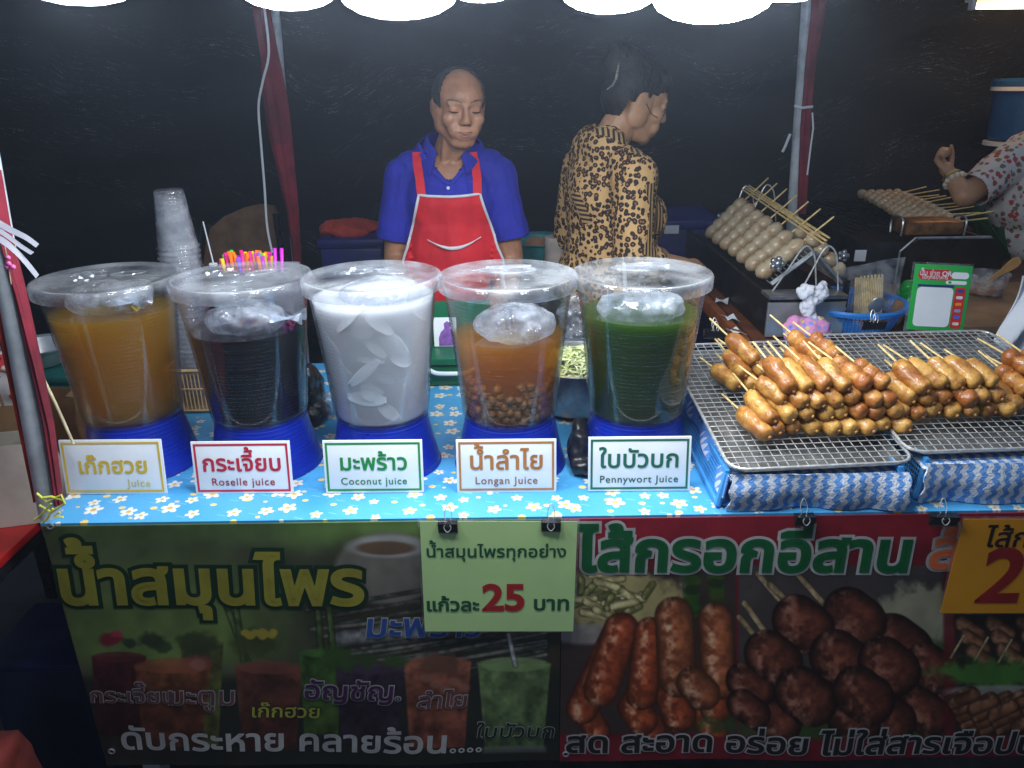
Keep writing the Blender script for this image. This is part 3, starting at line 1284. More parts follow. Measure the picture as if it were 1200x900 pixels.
# ------------------------------------------------------------------ name cards in front of the tubs
m_card = pbr('white_card', (.80, .82, .85), .45, var=.03)
CARDS = [((78, 196), 579, 'เก๊กฮวย', 'Juice', S(222, 186, 60), 'yellow'),
         ((230, 344), 578.5, 'กระเจี้ยบ', 'Roselle juice', S(196, 40, 66), 'red'),
         ((382, 497), 577.5, 'มะพร้าว', 'Coconut juice', S(30, 140, 66), 'bright green'),
         ((536, 652), 577, 'น้ำลำไย', 'Longan Juice', S(184, 122, 66), 'brown'),
         ((689, 808), 575.5, 'ใบบัวบก', 'Pennywort Juice', S(34, 108, 82), 'dark green')]
LEAN = R(8)
m_ink_grey = {}
for k, ((x0, x1), yb_, th, en, col, cname) in enumerate(CARDS):
    a, b = at_z(x0, yb_ + .5, CT), at_z(x1, yb_ - .5, CT)
    W = (b - a).length
    Hc = W * .56
    xa = (b - a).normalized()
    za = Vector((0, math.sin(LEAN), math.cos(LEAN)))
    na = xa.cross(za)
    mid = (a + b) / 2
    kid = ('amber', 'nearly black', 'milky white', 'brown', 'dark green')[k]
    card = thing('name_card', 'white name card with %s border and lettering before the %s juice' % (cname, kid), 'sign', mid, 'name cards before the juice tubs')
    rot = Matrix((xa, -na, za)).transposed()
    MB().box(mid + za * (Hc / 2) - na * .002, (W, .004, Hc), rot, bev=.0006).build('card', m_card, card)
    mcol = pbr('ink_' + cname.replace(' ', '_'), col, .5, var=.05)
    F = lambda u, v, w: mid + xa * u + za * (v + Hc / 2) + na * (w + .0002)
    e, q = .0045, .0042
    mb = MB()
    hw, hh = W / 2 - e, Hc / 2 - e
    for (u0, u1, v0, v1) in ((-hw, hw, hh - q, hh), (-hw, hw, -hh, -hh + q), (-hw, -hw + q, -hh + q, hh - q), (hw - q, hw, -hh + q, hh - q)):
        mb.add([F(u0, v0, .0004), F(u1, v0, .0004), F(u1, v1, .0004), F(u0, v1, .0004)], [(0, 1, 2, 3)])
    mb.build('border', mcol, card, smooth=False)
    base_v = -.006 if k else -.012
    G = lambda u, v, w: F(u, v + base_v, w)
    lettering(th, G, mcol, card, width=W * (.70, .82, .70, .76, .79)[k], bold=.0010)
    ink = mcol if k else pbr('faded_yellow_ink', S(222, 206, 130), .5)
    if k == 0:
        lettering(en, lambda u, v, w: F(u + W * .24, v - Hc * .36, w), ink, card, size=.022, bold=.0002, track=.05)
    else:
        lettering(en, lambda u, v, w: F(u, v - Hc * .335, w), pbr('ink_dull_' + cname.replace(' ', '_'), tuple(x * .75 + .02 for x in col), .5), card,
                  width=W * (0, .66, .68, .64, .78)[k], bold=.0002, track=.06)

# ------------------------------------------------------------------ printed banners on the counter front
YBAN = -.009


def project(X, Y, Z):
    dx, dy, dz = X - CAM.x, Y - CAM.y, Z - CAM.z
    d = dx * _f.x + dy * _f.y + dz * _f.z
    a = dx * _r.x + dy * _r.y + dz * _r.z
    b = dx * _u.x + dy * _u.y + dz * _u.z
    return 600 + FPX * a / d, 450 - FPX * b / d


def vnoise(x, y, seed=0):
    rs = np.random.RandomState(seed)
    g = rs.rand(64, 64)
    xi, yi = np.floor(x).astype(int), np.floor(y).astype(int)
    fx, fy = x - xi, y - yi
    fx, fy = fx * fx * (3 - 2 * fx), fy * fy * (3 - 2 * fy)
    a, b = g[yi % 64, xi % 64], g[yi % 64, (xi + 1) % 64]
    c, d = g[(yi + 1) % 64, xi % 64], g[(yi + 1) % 64, (xi + 1) % 64]
    return (a * (1 - fx) + b * fx) * (1 - fy) + (c * (1 - fx) + d * fx) * fy


class Print:
    """a printed picture: colours laid on a flat sheet, addressed in print units"""
    def __init__(self, px, py):
        self.x, self.y = px, py
        self.c = np.zeros(px.shape + (3,))

    def lay(self, m, col):
        col = np.array(col, float)
        m = np.clip(m, 0, 1)[..., None]
        self.c = self.c * (1 - m) + col * m

    def fill(self, col):
        self.c[:] = np.array(col)

    def box(self, x0, x1, y0, y1, col, soft=2, a=1):
        s = lambda t: np.clip(t / soft + .5, 0, 1)
        self.lay(a * s(self.x - x0) * s(x1 - self.x) * s(self.y - y0) * s(y1 - self.y), col)

    def n(self, sc, seed):
        return .65 * vnoise(self.x / sc, self.y / sc, seed) + .35 * vnoise(self.x / sc * 2.3, self.y / sc * 2.3, seed + 1)

    def ell(self, cx, cy_, rx, ry, col, soft=.15, a=1, rot=0, lump=0, seed=0):
        ca, sa = math.cos(R(rot)), math.sin(R(rot))
        u = ((self.x - cx) * ca + (self.y - cy_) * sa) / rx
        v = (-(self.x - cx) * sa + (self.y - cy_) * ca) / ry
        d = np.sqrt(u * u + v * v)
        if lump:
            d = d + lump * (self.n(9, seed) - .5)
        self.lay(a * np.clip((1 - d) / soft + .5, 0, 1), col)
        return u, v, d

    def blob(self, x0, y0, x1, y1, r, base, hi, seed=0, dark=None):
        """a sausage in the printed photograph: rounded body with its own printed sheen"""
        dx, dy = x1 - x0, y1 - y0
        L2 = dx * dx + dy * dy + 1e-6
        t = np.clip(((self.x - x0) * dx + (self.y - y0) * dy) / L2, 0, 1)
        ex, ey = self.x - x0 - t * dx, self.y - y0 - t * dy
        d = np.sqrt(ex * ex + ey * ey) / r
        m = np.clip((1 - d) * r / 2.2 + .5, 0, 1)
        base, hi = np.array(base, float), np.array(hi, float)
        dark = base * .35 if dark is None else np.array(dark, float)
        sh = np.clip(1 - d ** 2.2, 0, 1)[..., None]
        nn = self.n(7, seed)[..., None]
        col = dark + (base * (.65 + .7 * nn) - dark) * sh
        hx = np.exp(-(((ex / r + .3) / .28) ** 2)) * np.clip((nn[..., 0] - .35) * 2.2, 0, 1) * m
        col = col + (hi - col) * (hx * .85)[..., None]
        self.c = self.c * (1 - m[..., None]) + col * m[..., None]

    def glass(self, x0, x1, y0, y1, taper, top, bot, seed):
        q = np.clip((self.y - y0) / (y1 - y0), 0, 1)
        mid, hw = (x0 + x1) / 2, (x1 - x0) / 2
        w = hw * (1 - taper * q)
        m = np.clip((w - abs(self.x - mid)) / 2 + .5, 0, 1) * np.clip((self.y - y0) / 2 + .5, 0, 1) * np.clip((y1 - self.y) / 2 + .5, 0, 1)
        nn = self.n(10, seed)[..., None]
        col = (np.array(top) * (1 - q[..., None]) + np.array(bot) * q[..., None]) * (.6 + .8 * nn)
        edge = np.clip(abs(self.x - mid) / np.maximum(w, 1) - .8, 0, 1)[..., None]
        col = col * (1 - edge) + edge * (col * 1.4 + .02)
        self.c = self.c * (1 - m[..., None]) + col * m[..., None]
        self.ell(mid, y0 + 1, hw * .97, hw * .2, np.array(top) * 1.3 + .01, .2, .8)


def wave(x, z):
    k = np.clip((TZ - z) / .5, 0, 1)
    return YBAN + .0035 * np.sin(x * 6.3) * k + .0022 * np.sin(x * 15 + z * 7) * k - .006 * k


PRINT_GAIN = 1.25


def banner(name, label, x0, x1, z0, z1, painter, mat_rough=.42, step=.0019):
    nx, nz = int((x1 - x0) / step), int((z1 - z0) / step)
    X, Z = np.meshgrid(np.linspace(x0, x1, nx), np.linspace(z1, z0, nz))
    Y = wave(X, Z)
    pr = Print(*project(X, np.full_like(X, YBAN), Z))
    painter(pr)
    me = bpy.data.meshes.new(name)
    v = np.stack([X, Y, Z], -1).reshape(-1, 3)
    i = np.arange(nx * nz).reshape(nz, nx)
    q = np.stack([i[:-1, :-1], i[1:, :-1], i[1:, 1:], i[:-1, 1:]], -1).reshape(-1, 4)
    me.vertices.add(len(v))
    me.vertices.foreach_set('co', v.ravel())
    me.loops.add(q.size)
    me.loops.foreach_set('vertex_index', q.ravel())
    me.polygons.add(len(q))
    me.polygons.foreach_set('loop_start', np.arange(0, q.size, 4))
    me.polygons.foreach_set('use_smooth', np.ones(len(q), bool))
    me.update()
    ca = me.color_attributes.new('print', 'FLOAT_COLOR', 'POINT')
    g_ = pr.c.mean(-1, keepdims=True)
    pr.c = g_ + (pr.c - g_) * .85
    rgb = np.clip(pr.c, 0, 255) / 255
    lin = np.where(rgb <= .04045, rgb / 12.92, ((rgb + .055) / 1.055) ** 2.4) * PRINT_GAIN
    ca.data.foreach_set('color', np.concatenate([np.clip(lin, .003, .8), np.ones(lin.shape[:2] + (1,))], -1).astype(np.float32).ravel())
    t = NT(name + '_print')
    at = t.n('Attribute')
    at.attribute_name = 'print'
    p = t.principled(at.outputs['Color'], mat_rough, coat=.05, spec=.3)
    t.bump(p, t.noise(t.coord(), 14, 3), .12, .01)
    me.materials.append(t.m)
    o = bpy.data.objects.new(name, me)
    COL.objects.link(o)
    sol = o.modifiers.new('thickness', 'SOLIDIFY')
    sol.thickness = .0012
    sol.offset = -1
    return tag(o, label, 'banner', 'printed banners on the counter front')


def paint_drinks(p):
    n1 = p.n(70, 1)[..., None]
    p.fill((66, 70, 48))
    p.c = p.c * (.75 + .5 * n1)
    p.box(45, 700, 600, 638, (70, 92, 44), 14, .8)
    p.box(330, 500, 604, 640, (104, 138, 60), 30, .6)
    p.ell(185, 735, 130, 75, (100, 122, 54), .8, .95)
    p.ell(150, 690, 120, 60, (78, 92, 50), .9, .5)
    p.box(385, 700, 645, 800, (46, 38, 28), 50, .9)
    p.ell(455, 665, 62, 42, (112, 104, 96), .12, .8)
    p.ell(455, 640, 48, 13, (142, 140, 136), .3, .9)
    p.ell(452, 642, 34, 8, (88, 62, 42), .3, .9)
    for k in range(26):                                            # palm leaf strips
        y = 688 + k * 4.3
        p.blob(360 + (k * 37) % 60, y + 26, 640, y - 22 + (k * 13) % 22, 2.6, (96, 92, 84) if k % 2 else (58, 58, 48), (120, 118, 110), k)
    p.blob(400, 745, 640, 728, 9, (108, 106, 104), (130, 130, 130), 4)
    for k, (a, b) in enumerate(((262, 300), (275, 290), (372, 380), (385, 395))):
        p.blob(a, 700, b, 800, 4, (66, 84, 40), (90, 110, 60), k)
    p.box(20, 720, 788, 900, (34, 34, 30), 24, .95)
    p.box(80, 330, 775, 790, (84, 84, 70), 8, .5)
    p.glass(108, 172, 768, 862, .22, (72, 26, 30), (42, 18, 20), 3)
    p.glass(212, 262, 752, 872, .2, (74, 78, 36), (84, 84, 30), 5)
    p.glass(158, 248, 778, 874, .24, (108, 58, 34), (78, 34, 22), 7)
    p.glass(276, 356, 780, 876, .22, (96, 50, 38), (66, 30, 24), 9)
    p.glass(352, 402, 762, 858, .2, (54, 88, 32), (60, 80, 28), 11)
    p.glass(394, 474, 778, 872, .2, (50, 34, 52), (34, 24, 34), 13)
    p.glass(474, 552, 774, 872, .18, (122, 66, 46), (104, 50, 36), 15)
    p.glass(560, 645, 776, 876, .2, (92, 112, 66), (74, 92, 52), 17)
    p.box(566, 640, 872, 880, (110, 110, 104), 3, .6)
    for k, (x, y, r, c) in enumerate(((130, 748, 12, (128, 22, 42)), (137, 742, 7, (160, 40, 60)), (152, 752, 9, (44, 56, 34)), (178, 750, 14, (40, 50, 30)), (192, 757, 10, (48, 60, 34)),
                                      (232, 752, 22, (52, 62, 34)), (232, 776, 15, (134, 62, 54)), (232, 778, 10, (150, 90, 76)), (300, 752, 24, (62, 70, 30)), (398, 770, 22, (44, 70, 26)),
                                      (430, 772, 14, (46, 64, 30)), (462, 772, 14, (50, 70, 32)), (515, 776, 20, (96, 60, 44)))):
        p.ell(x, y, r, r * .62, c, .5, .9, lump=.8, seed=k)
    for k in range(12):
        a = k * 2.4
        p.ell(302 + 20 * math.cos(a) * (.5 + (k % 3) / 4), 742 + 13 * math.sin(a * 1.3), 5, 4, (170, 150, 40), .5, .9)
    for k in range(5):
        p.ell(500 + k * 11, 792 + (k * 7) % 16, 7, 5, (150, 96, 78), .6, .6)
    p.blob(596, 742, 604, 778, 3, (150, 150, 146), (180, 180, 180), 1)
    p.c *= (.86 + .28 * p.n(24, 33))[..., None]


def paint_sausages(p):
    p.fill((112, 18, 30))
    p.box(640, 1400, 600, 640, (150, 26, 40), 20, .8)
    p.box(655, 862, 668, 858, (58, 44, 40), 3)
    p.ell(720, 702, 82, 36, (176, 158, 96), .4, .9, lump=.5)
    for k in range(34):
        a = (k * 137.5) % 360
        x, y = 715 + 64 * math.cos(a) * ((k % 7) / 7), 700 + 26 * math.sin(a) * ((k % 5) / 5 + .2)
        p.blob(x - 15 * math.cos(k), y - 7 * math.sin(k), x + 15 * math.cos(k), y + 7 * math.sin(k), 4.5, (186, 168, 106) if k % 3 else (126, 124, 60), (214, 200, 150), k)
    p.ell(690, 742, 50, 12, (150, 140, 136), .4, .8)
    p.blob(803, 660, 807, 712, 5, (140, 136, 130), (190, 190, 190), 2)
    for k in range(26):
        p.ell(810 + (k * 29) % 58, 672 + (k * 17) % 46, 9, 6, (28 + (k % 4) * 10, 50 + (k % 5) * 10, 22), .5, .9, lump=.6, seed=k)
    sa, hi = (172, 66, 30), (246, 190, 150)
    for k, (x0, y0, x1, y1, r) in enumerate(((690, 838, 700, 855, 15), (760, 846, 765, 858, 16), (828, 840, 836, 858, 17), (742, 826, 752, 842, 19), (722, 746, 682, 828, 19), (728, 738, 704, 806, 21),
                                             (786, 812, 796, 838, 20), (830, 800, 838, 830, 18), (762, 742, 752, 812, 19), (790, 722, 794, 794, 23), (838, 726, 842, 798, 21), (812, 800, 824, 812, 20))):
        p.blob(x0, y0, x1, y1, r, sa if k < 9 else (170, 84, 44), hi, k)
    p.box(865, 1112, 662, 858, (66, 58, 56), 3)
    p.ell(1085, 720, 62, 34, (150, 144, 112), .35, .95, lump=.6)
    p.ell(1085, 775, 60, 26, (52, 84, 30), .5, .9, lump=.9)
    p.ell(980, 846, 140, 20, (54, 78, 28), .6, .9, lump=.9, seed=3)
    for k, (x0, y0, x1, y1) in enumerate(((888, 672, 922, 712), (872, 706, 898, 742), (866, 722, 884, 744), (930, 668, 968, 710), (902, 684, 930, 712))):
        p.blob(x0, y0, x1, y1, 4, (160, 130, 88), (190, 170, 130), k)
    b, hb = (112, 52, 34), (172, 112, 88)
    for k, (x, y, rx) in enumerate(((1098, 800, 26), (1080, 830, 30), (1040, 836, 30), (998, 842, 30), (1050, 758, 44), (1090, 780, 30), (905, 838, 30), (878, 800, 26), (876, 828, 22), (1000, 722, 37),
                                    (940, 730, 36), (905, 768, 33), (985, 772, 38), (1040, 778, 36), (942, 812, 36), (1010, 812, 36))):
        p.blob(x - 7, y - 5, x + 8, y + 6, rx * .82, b, hb, k + 20, (26, 12, 10))
    p.box(1116, 1400, 660, 858, (40, 34, 28), 3)
    p.box(1104, 1118, 655, 860, (104, 20, 28), 4, .8)
    for k in range(9):
        x, y = 1125 + (k % 3) * 36 + 6 * (k // 3), 728 + (k // 3) * 16
        p.blob(x, y, x + 20, y + 14, 9, (140, 86, 56), (190, 140, 100), k + 50)
    for k in range(4):
        p.blob(1128 + k * 28, 742 + k * 3, 1112 + k * 28, 768 + k * 3, 1.6, (190, 160, 110), (200, 180, 130), k)
    p.ell(1160, 788, 60, 17, (70, 122, 40), .6, .95, lump=1, seed=8)
    p.ell(1165, 808, 60, 8, (170, 160, 150), .4, .7)
    for k in range(24):
        x, y = 1112 + (k * 23) % 96, 812 + (k * 7) % 36
        p.blob(x, y + 6, x + 24, y - 4, 7.5, (128, 74, 44), (184, 130, 94), k + 70)
    p.box(640, 1400, 862, 900, (122, 18, 32), 4)
    p.c *= (.88 + .24 * p.n(20, 41))[..., None]


ZB = at_y(600, 890, YBAN).z
XM = at_y(657, 700, YBAN).x
XE = XR - .02
drink_banner = banner('drink_banner', 'dark green printed banner of herbal drinks on the left counter front', XL + .004, XM, ZB, TZ - .001, paint_drinks)
saus_banner = banner('sausage_banner', 'red printed banner of sausages on the right counter front', XM + .002, XE, ZB - .004, TZ - .001, paint_sausages)


def ink(name, rgb, g=PRINT_GAIN):
    return pbr(name, dk(S(*rgb), g), .45, var=.12, spec=.3)


i_olive, i_dkgreen = ink('olive_print', (124, 118, 40)), ink('deep_green_print', (14, 42, 26))
i_pale, i_dark, i_blue = ink('pale_print', (150, 146, 142)), ink('near_black_print', (34, 30, 30)), ink('blue_print', (40, 70, 130))
i_purple, i_green, i_white = ink('purple_print', (66, 34, 70)), ink('green_print', (16, 84, 44)), ink('off_white_print', (168, 164, 160))
i_lime, i_orange, i_mauve = ink('lime_print', (150, 150, 60)), ink('orange_print', (196, 96, 56)), ink('mauve_print', (96, 60, 66))


def on_banner(text, x0, x1, base, mat, parent, bold=.002, halo=0, halo_mat=None, **kw):
    a, b = at_y(x0, base, YBAN), at_y(x1, base, YBAN)
    c = (a + b) / 2
    tilt = (b.z - a.z) / (b.x - a.x)

    def fm(u, v, w):
        X, Z = c.x + u, c.z + v + u * tilt
        return Vector((X, float(wave(X, Z)) - w, Z))
    lettering(text, fm, mat, parent, width=b.x - a.x, bold=bold, halo=halo, halo_mat=halo_mat, **kw)


B = drink_banner
on_banner('น้ำสมุนไพร', 70, 428, 706, i_olive, B, .0045, .0125, i_dkgreen, slant=.08)
on_banner('กระเจี๊ยบ', 106, 208, 822, i_mauve, B, .0006, .0022, i_pale, slant=.15)
on_banner('มะตูม', 196, 278, 824, i_mauve, B, .0006, .0022, i_pale, slant=.15)
on_banner('เก๊กฮวย', 294, 377, 838, i_lime, B, .0006, .0018, i_dark, slant=.15)
on_banner('อัญชัญ.', 356, 471, 816, i_purple, B, .0014, .0034, i_pale, slant=.15)
on_banner('ลำไย', 488, 548, 826, i_mauve, B, .0006, .0022, i_pale, slant=.15)
on_banner('ใบบัวบก', 557, 650, 862, i_dkgreen, B, .0004, .0018, i_pale, slant=.15)
on_banner('ดับกระหาย คลายร้อน....', 142, 566, 877, i_white, B, .0018, slant=.1)
on_banner('มะพร้าว', 427, 566, 744, i_blue, B, .0016, .0034, i_pale, slant=.15)
B = saus_banner
on_banner('ไส้กรอกอีสาน', 676, 1066, 668, i_green, B, .0042, .0095, i_white)
on_banner('ล้า', 1084, 1152, 664, i_orange, B, .0032, .0085, i_pale)
on_banner('สด สะอาด อร่อย ไม่ใส่สารเจือปน', 662, 1212, 879, i_dark, B, .0020, .0052, i_white)
for o_, pts in ((drink_banner, ((57, 618), (130, 882))), (saus_banner, ((663, 884),))):
    for px, py in pts:
        q = at_y(px, py, YBAN - .006)
        q.y = float(wave(q.x, q.z)) - .0015
        MB().tube([q + Vector((.006 * math.cos(a * PI / 6), 0, .006 * math.sin(a * PI / 6))) for a in range(12)], .0018, 6, closed=True).build('grommet', m_steel, o_)

# ------------------------------------------------------------------ price signs
m_laminate = clear('laminate_film', haze=.1, rough=.1)


def price_sign(name, label, cat, x0, x1, y0, y1, paper_rgb, y=-.021, sheet_skew=0):
    a, b, c = at_y(x0, y0, y), at_y(x1, y0, y), at_y(x0, y1, y)
    W, Hh = b.x - a.x, a.z - c.z
    o = Vector(((a.x + b.x) / 2, y, (a.z + c.z + (b.z - a.z) / 2) / 2))
    t = thing(name, label, cat, o)
    rot = Matrix.Rotation(-math.atan2(b.z - a.z, b.x - a.x), 3, 'Y')
    MB().box(o, (W, .0008, Hh), rot, bev=.0003).build('laminate', m_laminate, t)
    MB().box(o + Vector((0, -.0012, 0)), (W - .008, .0006, Hh - .008), rot).build('paper', pbr(name + '_paper', S(*paper_rgb), .4, var=.04, vs=6), t, smooth=False)
    ex, ez = rot @ Vector((1, 0, 0)), rot @ Vector((0, 0, 1))

    def at(px, py):
        q = at_y(px, py, y)
        return q

    def put(text, xa, xb, base, mat, bold, **kw):
        p0_, p1_ = at(xa, base), at(xb, base)
        cc = (p0_ + p1_) / 2
        lettering(text, lambda u, v, w: Vector((cc.x, y - .0016, cc.z)) + ex * u + ez * v + Vector((0, -w, 0)), mat, t, width=(p1_ - p0_).length, bold=bold, **kw)
    return t, put


i_sg, i_sr = pbr('sign_green_ink', S(28, 92, 62), .5, var=.05), pbr('sign_red_ink', S(178, 38, 40), .5, var=.05)
t_, put = price_sign('price_sign', 'pale green laminated sign priced 25 baht clipped to the counter front', 'sign', 488, 678, 609, 742, (190, 222, 150))
put('น้ำสมุนไพรทุกอย่าง', 499, 664, 652, i_sg, .0006)
put('แก้วละ', 499, 562, 715, i_sg, .0012)
put('25', 565, 616, 714, i_sr, .0030)
put('บาท', 624, 668, 714, i_sg, .0012)
t_, put = price_sign('price_sign', 'orange laminated sign with a large red 2 at the right end of the counter front', 'sign', 1126, 1262, 606, 720, (226, 150, 30))
i_or, i_bk = pbr('sign_dark_red_ink', S(150, 30, 26), .5), pbr('sign_black_ink', S(40, 26, 20), .5)
put('ไส้ก', 1152, 1204, 640, i_bk, .0010)
put('2', 1140, 1192, 704, i_or, .0042)


def clip(p, yaw, label, wd=.034, back=True):
    t = thing('binder_clip', label, 'binder clip', p, 'black binder clips', mat=Matrix.Translation(p) @ Matrix.Rotation(yaw, 4, 'Z'))
    prof = [(-.0085, .006), (.0085, .006), (.0015, -.015), (-.0015, -.015)]
    mb = MB()
    mb.prism(prof, (-wd / 2, 0, 0), (0, 1, 0), (0, 0, 1), wd)
    vs = mb.v
    cxm = sum(v.x for v in vs) / len(vs)
    for v in vs:
        v.x -= cxm
    mb.tube([(-wd / 2, -.0017, -.0158), (wd / 2, -.0017, -.0158)], .0016, 6)
    mb.build('body', m_black_clip, t, world=False, smooth=False)

    def loop(y0, z0, dy, dz):
        pts = []
        for i in range(13):
            q = i / 12
            a = -1 + 2 * q
            x = .0085 * (1 if a > 0 else -1) * (abs(a) ** .5) * (1 - .35 * (1 - abs(a)) * 2 * .5)
            h = (1 - a * a)
            pts.append((x * (.55 + .45 * abs(math.sin(h * 3))), y0 + dy * h, z0 + dz * h))
        return MB().tube(pts, .0009, 6)
    loop(.006, .006, .010, .026).build('wire_handle', m_wire, t, world=False)
    loop(-.008, .004, -.002 if back else .006, -.014 if back else .024).build('wire_handle', m_wire, t, world=False)
    return t


for px, py, yy, lab in ((524, 603, -.028, 'black binder clip at the top left of the green sign'), (646, 603, -.028, 'black binder clip at the top right of the green sign'),
                        (945, 603, -.022, 'black binder clip on the red banner between its lettering and the cloth'), (1109, 602, -.028, 'black binder clip just left of the orange sign')):
    q = at_y(px, py, yy)
    clip(Vector((q.x, yy + .004, TZ - .0005)), R(random.uniform(-6, 6)), lab, .036 if px < 1000 else .05)

# yellow string tying the cloth to the front pole
o = thing('string_knot', 'yellow plastic string tied round the foot of the front pole', 'string', at_z(55, 600, TZ))
m_ystring = pbr('yellow_string', S(214, 214, 84), .5, var=.2, vs=60)
for pts in ([(43, 578), (55, 588), (72, 580), (76, 590), (60, 600), (46, 592)], [(60, 590), (52, 600), (44, 607), (40, 609)], [(62, 596), (56, 607), (50, 613)], [(46, 584), (60, 582), (74, 586)], [(70, 600), (62, 606), (74, 606)]):
    MB().tube([at_y(a, b, -.03) for a, b in pts], .0022, 6).build('strand', m_ystring, o)

# ------------------------------------------------------------------ sausage racks on cloth-wrapped crates
def frame(FLp, FRp, BLp):
    x = (FRp - FLp).normalized()
    yv = BLp - FLp
    y = (yv - x * yv.dot(x)).normalized()
    z = x.cross(y)
    m = Matrix(((x.x, y.x, z.x, FLp.x), (x.y, y.y, z.y, FLp.y), (x.z, y.z, z.z, FLp.z), (0, 0, 0, 1)))
    return m, (FRp - FLp).length, yv.dot(y)


def rack(label, m, W, D, step=.0175):
    t = thing('wire_rack', label, 'wire rack', mat=m, group='wire racks of sausages')
    rim = []
    cr = .03
    for cx, cy_, a0 in ((W - cr, cr, -90), (W - cr, D - cr, 0), (cr, D - cr, 90), (cr, cr, 180)):
        for i in range(5):
            a = R(a0 + i * 22.5)
            rim.append((cx + cr * math.cos(a), cy_ + cr * math.sin(a), 0))
    MB().tube(rim, .0032, 8, closed=True).build('rim', m_wire, t, world=False)
    g = MB()
    k = int(W / step)
    for i in range(1, k):
        x = W * i / k
        g.tube([(x, .002, 0), (x, D - .002, 0)], .0010, 5)
    k = int(D / step)
    for i in range(1, k):
        y = D * i / k
        g.tube([(.002, y, .0018), (W - .002, y, .0018)], .0010, 5)
    g.build('wire_grid', m_wire, t, world=False)
    tr = MB()
    tr.grid(lambda u, v: (.008 + (W - .016) * u, .008 + (D - .016) * v, -.022 + .016 * max(0, abs(2 * u - 1) - .9) * 10 ** 1 * .9 + .016 * max(0, abs(2 * v - 1) - .93) * 10), 30, 40, thick=.0012)
    tr.build('drip_tray', m_tray, t, world=False)
    return t


m_tray = pbr('scuffed_tray_steel', (.34, .33, .31), .35, metal=.6, var=.4, vs=12, second=(.15, .145, .135))
F1, W1, D1 = frame(at_z(857, 551, .897), at_z(1073, 541, .897), at_z(811, 404, .972))
F2, W2, D2 = frame(at_z(1066, 530, .908), at_z(1330, 521, .908), at_z(1026, 391, .985))
rack('left wire rack over a steel tray, piled with the most sausages', F1, W1, D1)
rack('right wire rack over a steel tray, cut off by the frame edge', F2, W2, D2)

# crates under the racks
m_skyblue = pbr('sky_blue_plastic', S(70, 150, 215), .4, var=.08)


def crate(label, xl, xr, y0, y1, zt, lean):
    t = thing('plastic_crate', label, 'crate', ((xl + xr) / 2, (y0 + y1) / 2, CT), 'sky blue crates under the racks')
    h = zt - CT
    for side, (xb, xt) in enumerate(((xl, xl + lean), (xr, xr - lean))):
        mb = MB()
        for z in (0, 1):
            x = xb + (xt - xb) * z
            mb.box((x, (y0 + y1) / 2, CT + .007 + (h - .012) * z), (.010, y1 - y0, .012), bev=.002)
        for y in (y0 + .004, y1 - .004):
            mb.tube([(xb, y, CT + .006), (xt, y, zt - .006)], .007, 8)
        n = int((y1 - y0) / .0075)
        for i in range(1, n):
            y = y0 + (y1 - y0) * i / n
            mb.tube([(xb, y, CT + .008), (xt, y, zt - .008)], .0012, 4)
        for i in range(1, 9):
            q = i / 9
            x = xb + (xt - xb) * q
            mb.tube([(x, y0, CT + h * q), (x, y1, CT + h * q)], .0012, 4)
        mb.build('mesh_side', m_skyblue, t, smooth=False)
    MB().box(((xl + xr) / 2, y1 + .002, CT + h / 2), (xr - xl - .03, .004, h - .01)).build('back_wall', m_skyblue, t, smooth=False)
    MB().box(((xl + xr) / 2, (y0 + y1) / 2, CT + .004), (xr - xl - .02, y1 - y0 - .01, .004)).build('floor', m_skyblue, t, smooth=False)
    return t


A_ = at_z(843, 606, TZ)
FR1 = F1 @ Vector((W1, 0, 0))
crate('sky blue mesh sided crate under the left rack', A_.x + .003, FR1.x - .01, .012, .50, .884, .012)
F2o = F2 @ Vector((.02, 0, 0))
crate('sky blue mesh sided crate under the right rack', F2o.x + .01, XR - .05, .03, .50, .892, .008)


def drape(label, xl, xr, ztop, y, seed, left_flap=None):
    """towelling hung down the crate front from the rack edge to the counter"""
    def fn(u, v):
        x = xl + (xr - xl) * u
        z = CT + .002 + (ztop - CT - .002) * (1 - v)
        yy = y - .008 * math.sin(v * PI) - .005 * math.sin(x * 44 + seed + 1.5 * math.sin(x * 9)) * (v ** .6) - .007 * math.sin(x * 17 + seed * 2) * v - .003 * mnoise.noise(Vector((x * 30, z * 30, seed)))
        return (x + .003 * math.sin(z * 160 + seed) * (1 if u > .98 or u < .02 else 0), yy, z)
    mb = MB().grid(fn, 110, 26, thick=.003)
    if left_flap:
        y1, drop = left_flap
        def f2(u, v):
            yy = y + (y1 - y) * u
            return (xl - .004 - .004 * math.sin(u * 20) - .006 * v, yy, ztop - .004 + (yy - y) * .135 - (drop + .01 * math.sin(u * 9)) * v)
        mb.grid(f2, 60, 12, thick=.003)
    mb.grid(lambda u, v: (xl + (xr - xl) * u, y + (.4) * v, ztop + .001 + .054 * v - .012), 30, 20, thick=.003)
    o = mb.build('towel', m_chev, None)
    return tag(o, label, 'towel', 'blue chevron towels under the racks')


drape('blue and white chevron towel hanging below the left rack', (F1 @ Vector((0, 0, 0))).x + .004, at_y(1058, 580, .01).x, .880, .004, 1, (.42, .045))
drape('blue and white chevron towel hanging below the right rack, behind the orange sign', at_y(1076, 580, .02).x, XR - .03, .890, .018, 5)

for px, py, lab in ((838, 389, 'black binder clip at the back left corner of the left rack'), (1024, 379, 'black binder clip on the back rim before the blue basket')):
    q = at_z(px, py, .975)
    clip(q, 0, lab, .06 if px > 900 else .055, False)


